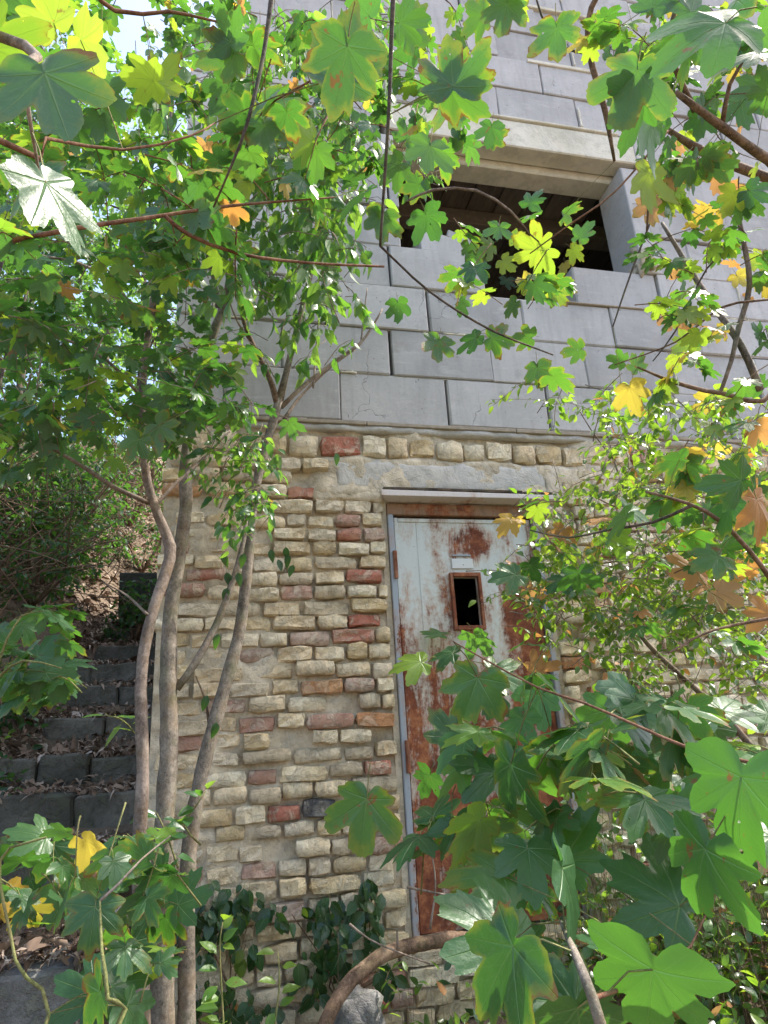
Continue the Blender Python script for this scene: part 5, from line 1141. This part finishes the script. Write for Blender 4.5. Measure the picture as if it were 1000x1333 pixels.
# ------------------------------------------------------------------ woodland behind the steps
WT = 1.0
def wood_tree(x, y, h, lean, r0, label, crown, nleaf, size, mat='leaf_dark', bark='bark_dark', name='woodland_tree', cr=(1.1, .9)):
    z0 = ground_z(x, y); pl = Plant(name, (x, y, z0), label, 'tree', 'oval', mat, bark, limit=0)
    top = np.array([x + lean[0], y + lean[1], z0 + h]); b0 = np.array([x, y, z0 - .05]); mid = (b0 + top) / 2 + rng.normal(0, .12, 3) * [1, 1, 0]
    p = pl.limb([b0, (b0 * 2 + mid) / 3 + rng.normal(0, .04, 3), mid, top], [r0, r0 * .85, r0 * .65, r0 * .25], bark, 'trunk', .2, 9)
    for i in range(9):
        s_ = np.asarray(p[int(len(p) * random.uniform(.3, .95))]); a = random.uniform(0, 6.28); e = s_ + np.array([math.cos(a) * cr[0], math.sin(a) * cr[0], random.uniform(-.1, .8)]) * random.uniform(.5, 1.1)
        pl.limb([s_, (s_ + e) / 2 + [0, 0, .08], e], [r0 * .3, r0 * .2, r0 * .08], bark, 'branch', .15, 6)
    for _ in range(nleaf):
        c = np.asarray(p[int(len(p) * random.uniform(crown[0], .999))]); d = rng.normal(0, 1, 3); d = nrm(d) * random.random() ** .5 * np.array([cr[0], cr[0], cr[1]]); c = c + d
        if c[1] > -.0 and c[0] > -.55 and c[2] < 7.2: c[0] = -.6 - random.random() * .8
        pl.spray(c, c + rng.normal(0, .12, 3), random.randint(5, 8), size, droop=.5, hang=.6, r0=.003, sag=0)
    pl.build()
wood_tree(-2.6, 2.2, 5.2, (.3, .2), .06, 'dark trunk with ivy-like leaves at the far left edge behind the sapling', (.35,), 420, .085)
wood_tree(-2.05, 3.4, 5.6, (-.2, .3), .045, 'slim dark trunk second from the left in the wood', (.5,), 420, .085)
wood_tree(-3.3, 3.0, 5.0, (.1, .0), .05, 'crooked dark trunk in the tangle at the left edge', (.35,), 420, .085)
wood_tree(-3.6, 5.2, 7.0, (.4, .3), .10, 'taller tree in the wood with light showing through its crown', (.3,), 620, .105, 'leaf_oval', cr=(1.6, 1.4))
wood_tree(-1.5, 6.6, 6.5, (-.2, .3), .08, 'tree at the top of the slope behind the house corner', (.2,), 620, .105, 'leaf_oval', cr=(1.5, 1.3))
wood_tree(-5.5, 8.5, 8.5, (.3, .3), .14, 'broad tree farthest back in the wood', (.15,), 800, .14, 'leaf_dark', cr=(2.6, 2.2))
wood_tree(-2.6, 9.5, 8.0, (.3, .3), .13, 'broad tree far back beyond the top of the steps', (.1,), 800, .14, 'leaf_oval', cr=(2.6, 2.2))
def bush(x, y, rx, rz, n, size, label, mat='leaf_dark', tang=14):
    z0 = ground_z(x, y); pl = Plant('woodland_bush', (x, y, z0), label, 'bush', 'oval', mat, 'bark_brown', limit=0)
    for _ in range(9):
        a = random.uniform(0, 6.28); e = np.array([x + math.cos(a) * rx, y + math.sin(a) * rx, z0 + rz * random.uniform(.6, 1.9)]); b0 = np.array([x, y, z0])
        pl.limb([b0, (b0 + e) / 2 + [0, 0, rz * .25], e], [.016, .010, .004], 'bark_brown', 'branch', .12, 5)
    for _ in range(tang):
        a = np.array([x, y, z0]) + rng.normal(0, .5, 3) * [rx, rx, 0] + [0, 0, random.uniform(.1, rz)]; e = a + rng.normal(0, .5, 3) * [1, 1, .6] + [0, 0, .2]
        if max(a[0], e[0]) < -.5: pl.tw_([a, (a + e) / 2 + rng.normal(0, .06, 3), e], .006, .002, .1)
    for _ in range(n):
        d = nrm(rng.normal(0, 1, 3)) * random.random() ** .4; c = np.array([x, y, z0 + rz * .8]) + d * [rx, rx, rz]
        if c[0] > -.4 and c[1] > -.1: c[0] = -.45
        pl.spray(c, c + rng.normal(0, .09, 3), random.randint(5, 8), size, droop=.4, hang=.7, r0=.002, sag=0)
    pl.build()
bush(-1.75, 4.6, .8, .75, 150, .06, 'shadowy bush above the upper steps left of the dark stone block')
bush(-1.0, 4.9, .45, .45, 80, .055, 'low bush growing over the dark stone block at the top of the steps')
bush(-2.3, 1.0, .7, .5, 160, .06, 'bush at the left edge beside the lower steps')
bush(-3.2, 3.6, .9, 1.2, 260, .07, 'tall bush deep in the shade at the left edge')
bush(-1.35, .9, .30, .26, 80, .05, 'dark small bush hugging the left ends of the steps')
bush(-2.6, 5.6, 1.1, 1.2, 260, .075, 'leafy bush half lit on the slope beyond the slim trunk')
bush(-1.2, 7.0, .8, 1.3, 240, .08, 'tall bush on the crest right above the steps', 'leaf_oval')
bush(-4.6, 6.5, 1.3, 1.8, 320, .09, 'big bush on the crest at the far left', 'leaf_oval')
bush(-2.8, 8.0, 1.5, 1.6, 320, .09, 'wide bush on the crest between the two broad trees')
bush(-1.75, 3.3, .6, .6, 230, .065, 'dark thicket beside the upper steps with bare tangled twigs', tang=80)
bush(-2.4, 2.5, .8, .9, 420, .07, 'dense dark thicket between the slim trunk and the left edge', tang=90)
bush(-1.6, 3.7, .6, .7, 260, .07, 'dark shady scrub just left of the stone block at the top of the steps', tang=40)
bush(-1.75, 1.9, .45, .45, 120, .05, 'low dark thicket on the bank above the middle steps', tang=40)
for q, (x_, y_, r_) in enumerate([(-2.0, 1.9, .035), (-2.25, 2.3, .05), (-2.1, 2.9, .03)]):
    sp = Plant('bare_trunk', (x_, y_, ground_z(x_, y_)), ['thin dark leaning trunk nearest the steps in the left thicket', 'thickest bare dark trunk in the left thicket', 'farther slender dark trunk in the left thicket'][q], 'tree', 'oval', 'leaf_dark', 'bark_dark', limit=0)
    g0 = np.array([x_, y_, ground_z(x_, y_) - .05]); sp.limb([g0, g0 + [.05, .02, .9], g0 + [-.03, .05, 1.9], g0 + [.12, .05, 3.2]], [r_, r_ * .85, r_ * .7, r_ * .4], 'bark_dark', 'trunk', .15, 9)
    for _ in range(6):
        b_ = g0 + [.0, .03, random.uniform(.7, 2.6)]; e_ = b_ + [random.uniform(-.7, .7), random.uniform(-.4, .3), random.uniform(.1, .7)]; sp.limb([b_, (b_ + e_) / 2 + [0, 0, .06], e_], [.010, .007, .003], 'bark_dark', 'branch', .1, 5)
        for _k in range(5): sp.spray(b_ + (e_ - b_) * random.uniform(.3, 1), e_ + rng.normal(0, .25, 3), 7, .075, hang=.7)
    sp.build()
bush(-.80, 3.02, .26, .30, 70, .06, 'ivy-like scrub half hiding the dark stone block at the top of the steps', tang=16)
bush(-2.0, 1.5, .5, .7, 260, .07, 'dark leafy scrub filling the left edge beside the middle steps', tang=50)
bush(-1.9, 4.2, .9, .8, 300, .075, 'dark scrub closing over the bank behind the upper steps', tang=50)
bush(-1.55, 2.7, .5, .45, 120, .06, 'dark leafy scrub hanging over the left ends of the upper steps', tang=50)
bush(-1.3, 5.8, .6, .8, 120, .06, 'half-dead bush with pinkish bare twigs above the stone block', tang=90)
print('TRIS', sum(len(m.loop_triangles) if m.loop_triangles else sum(len(p.vertices) - 2 for p in m.polygons) for m in bpy.data.meshes if m.users))
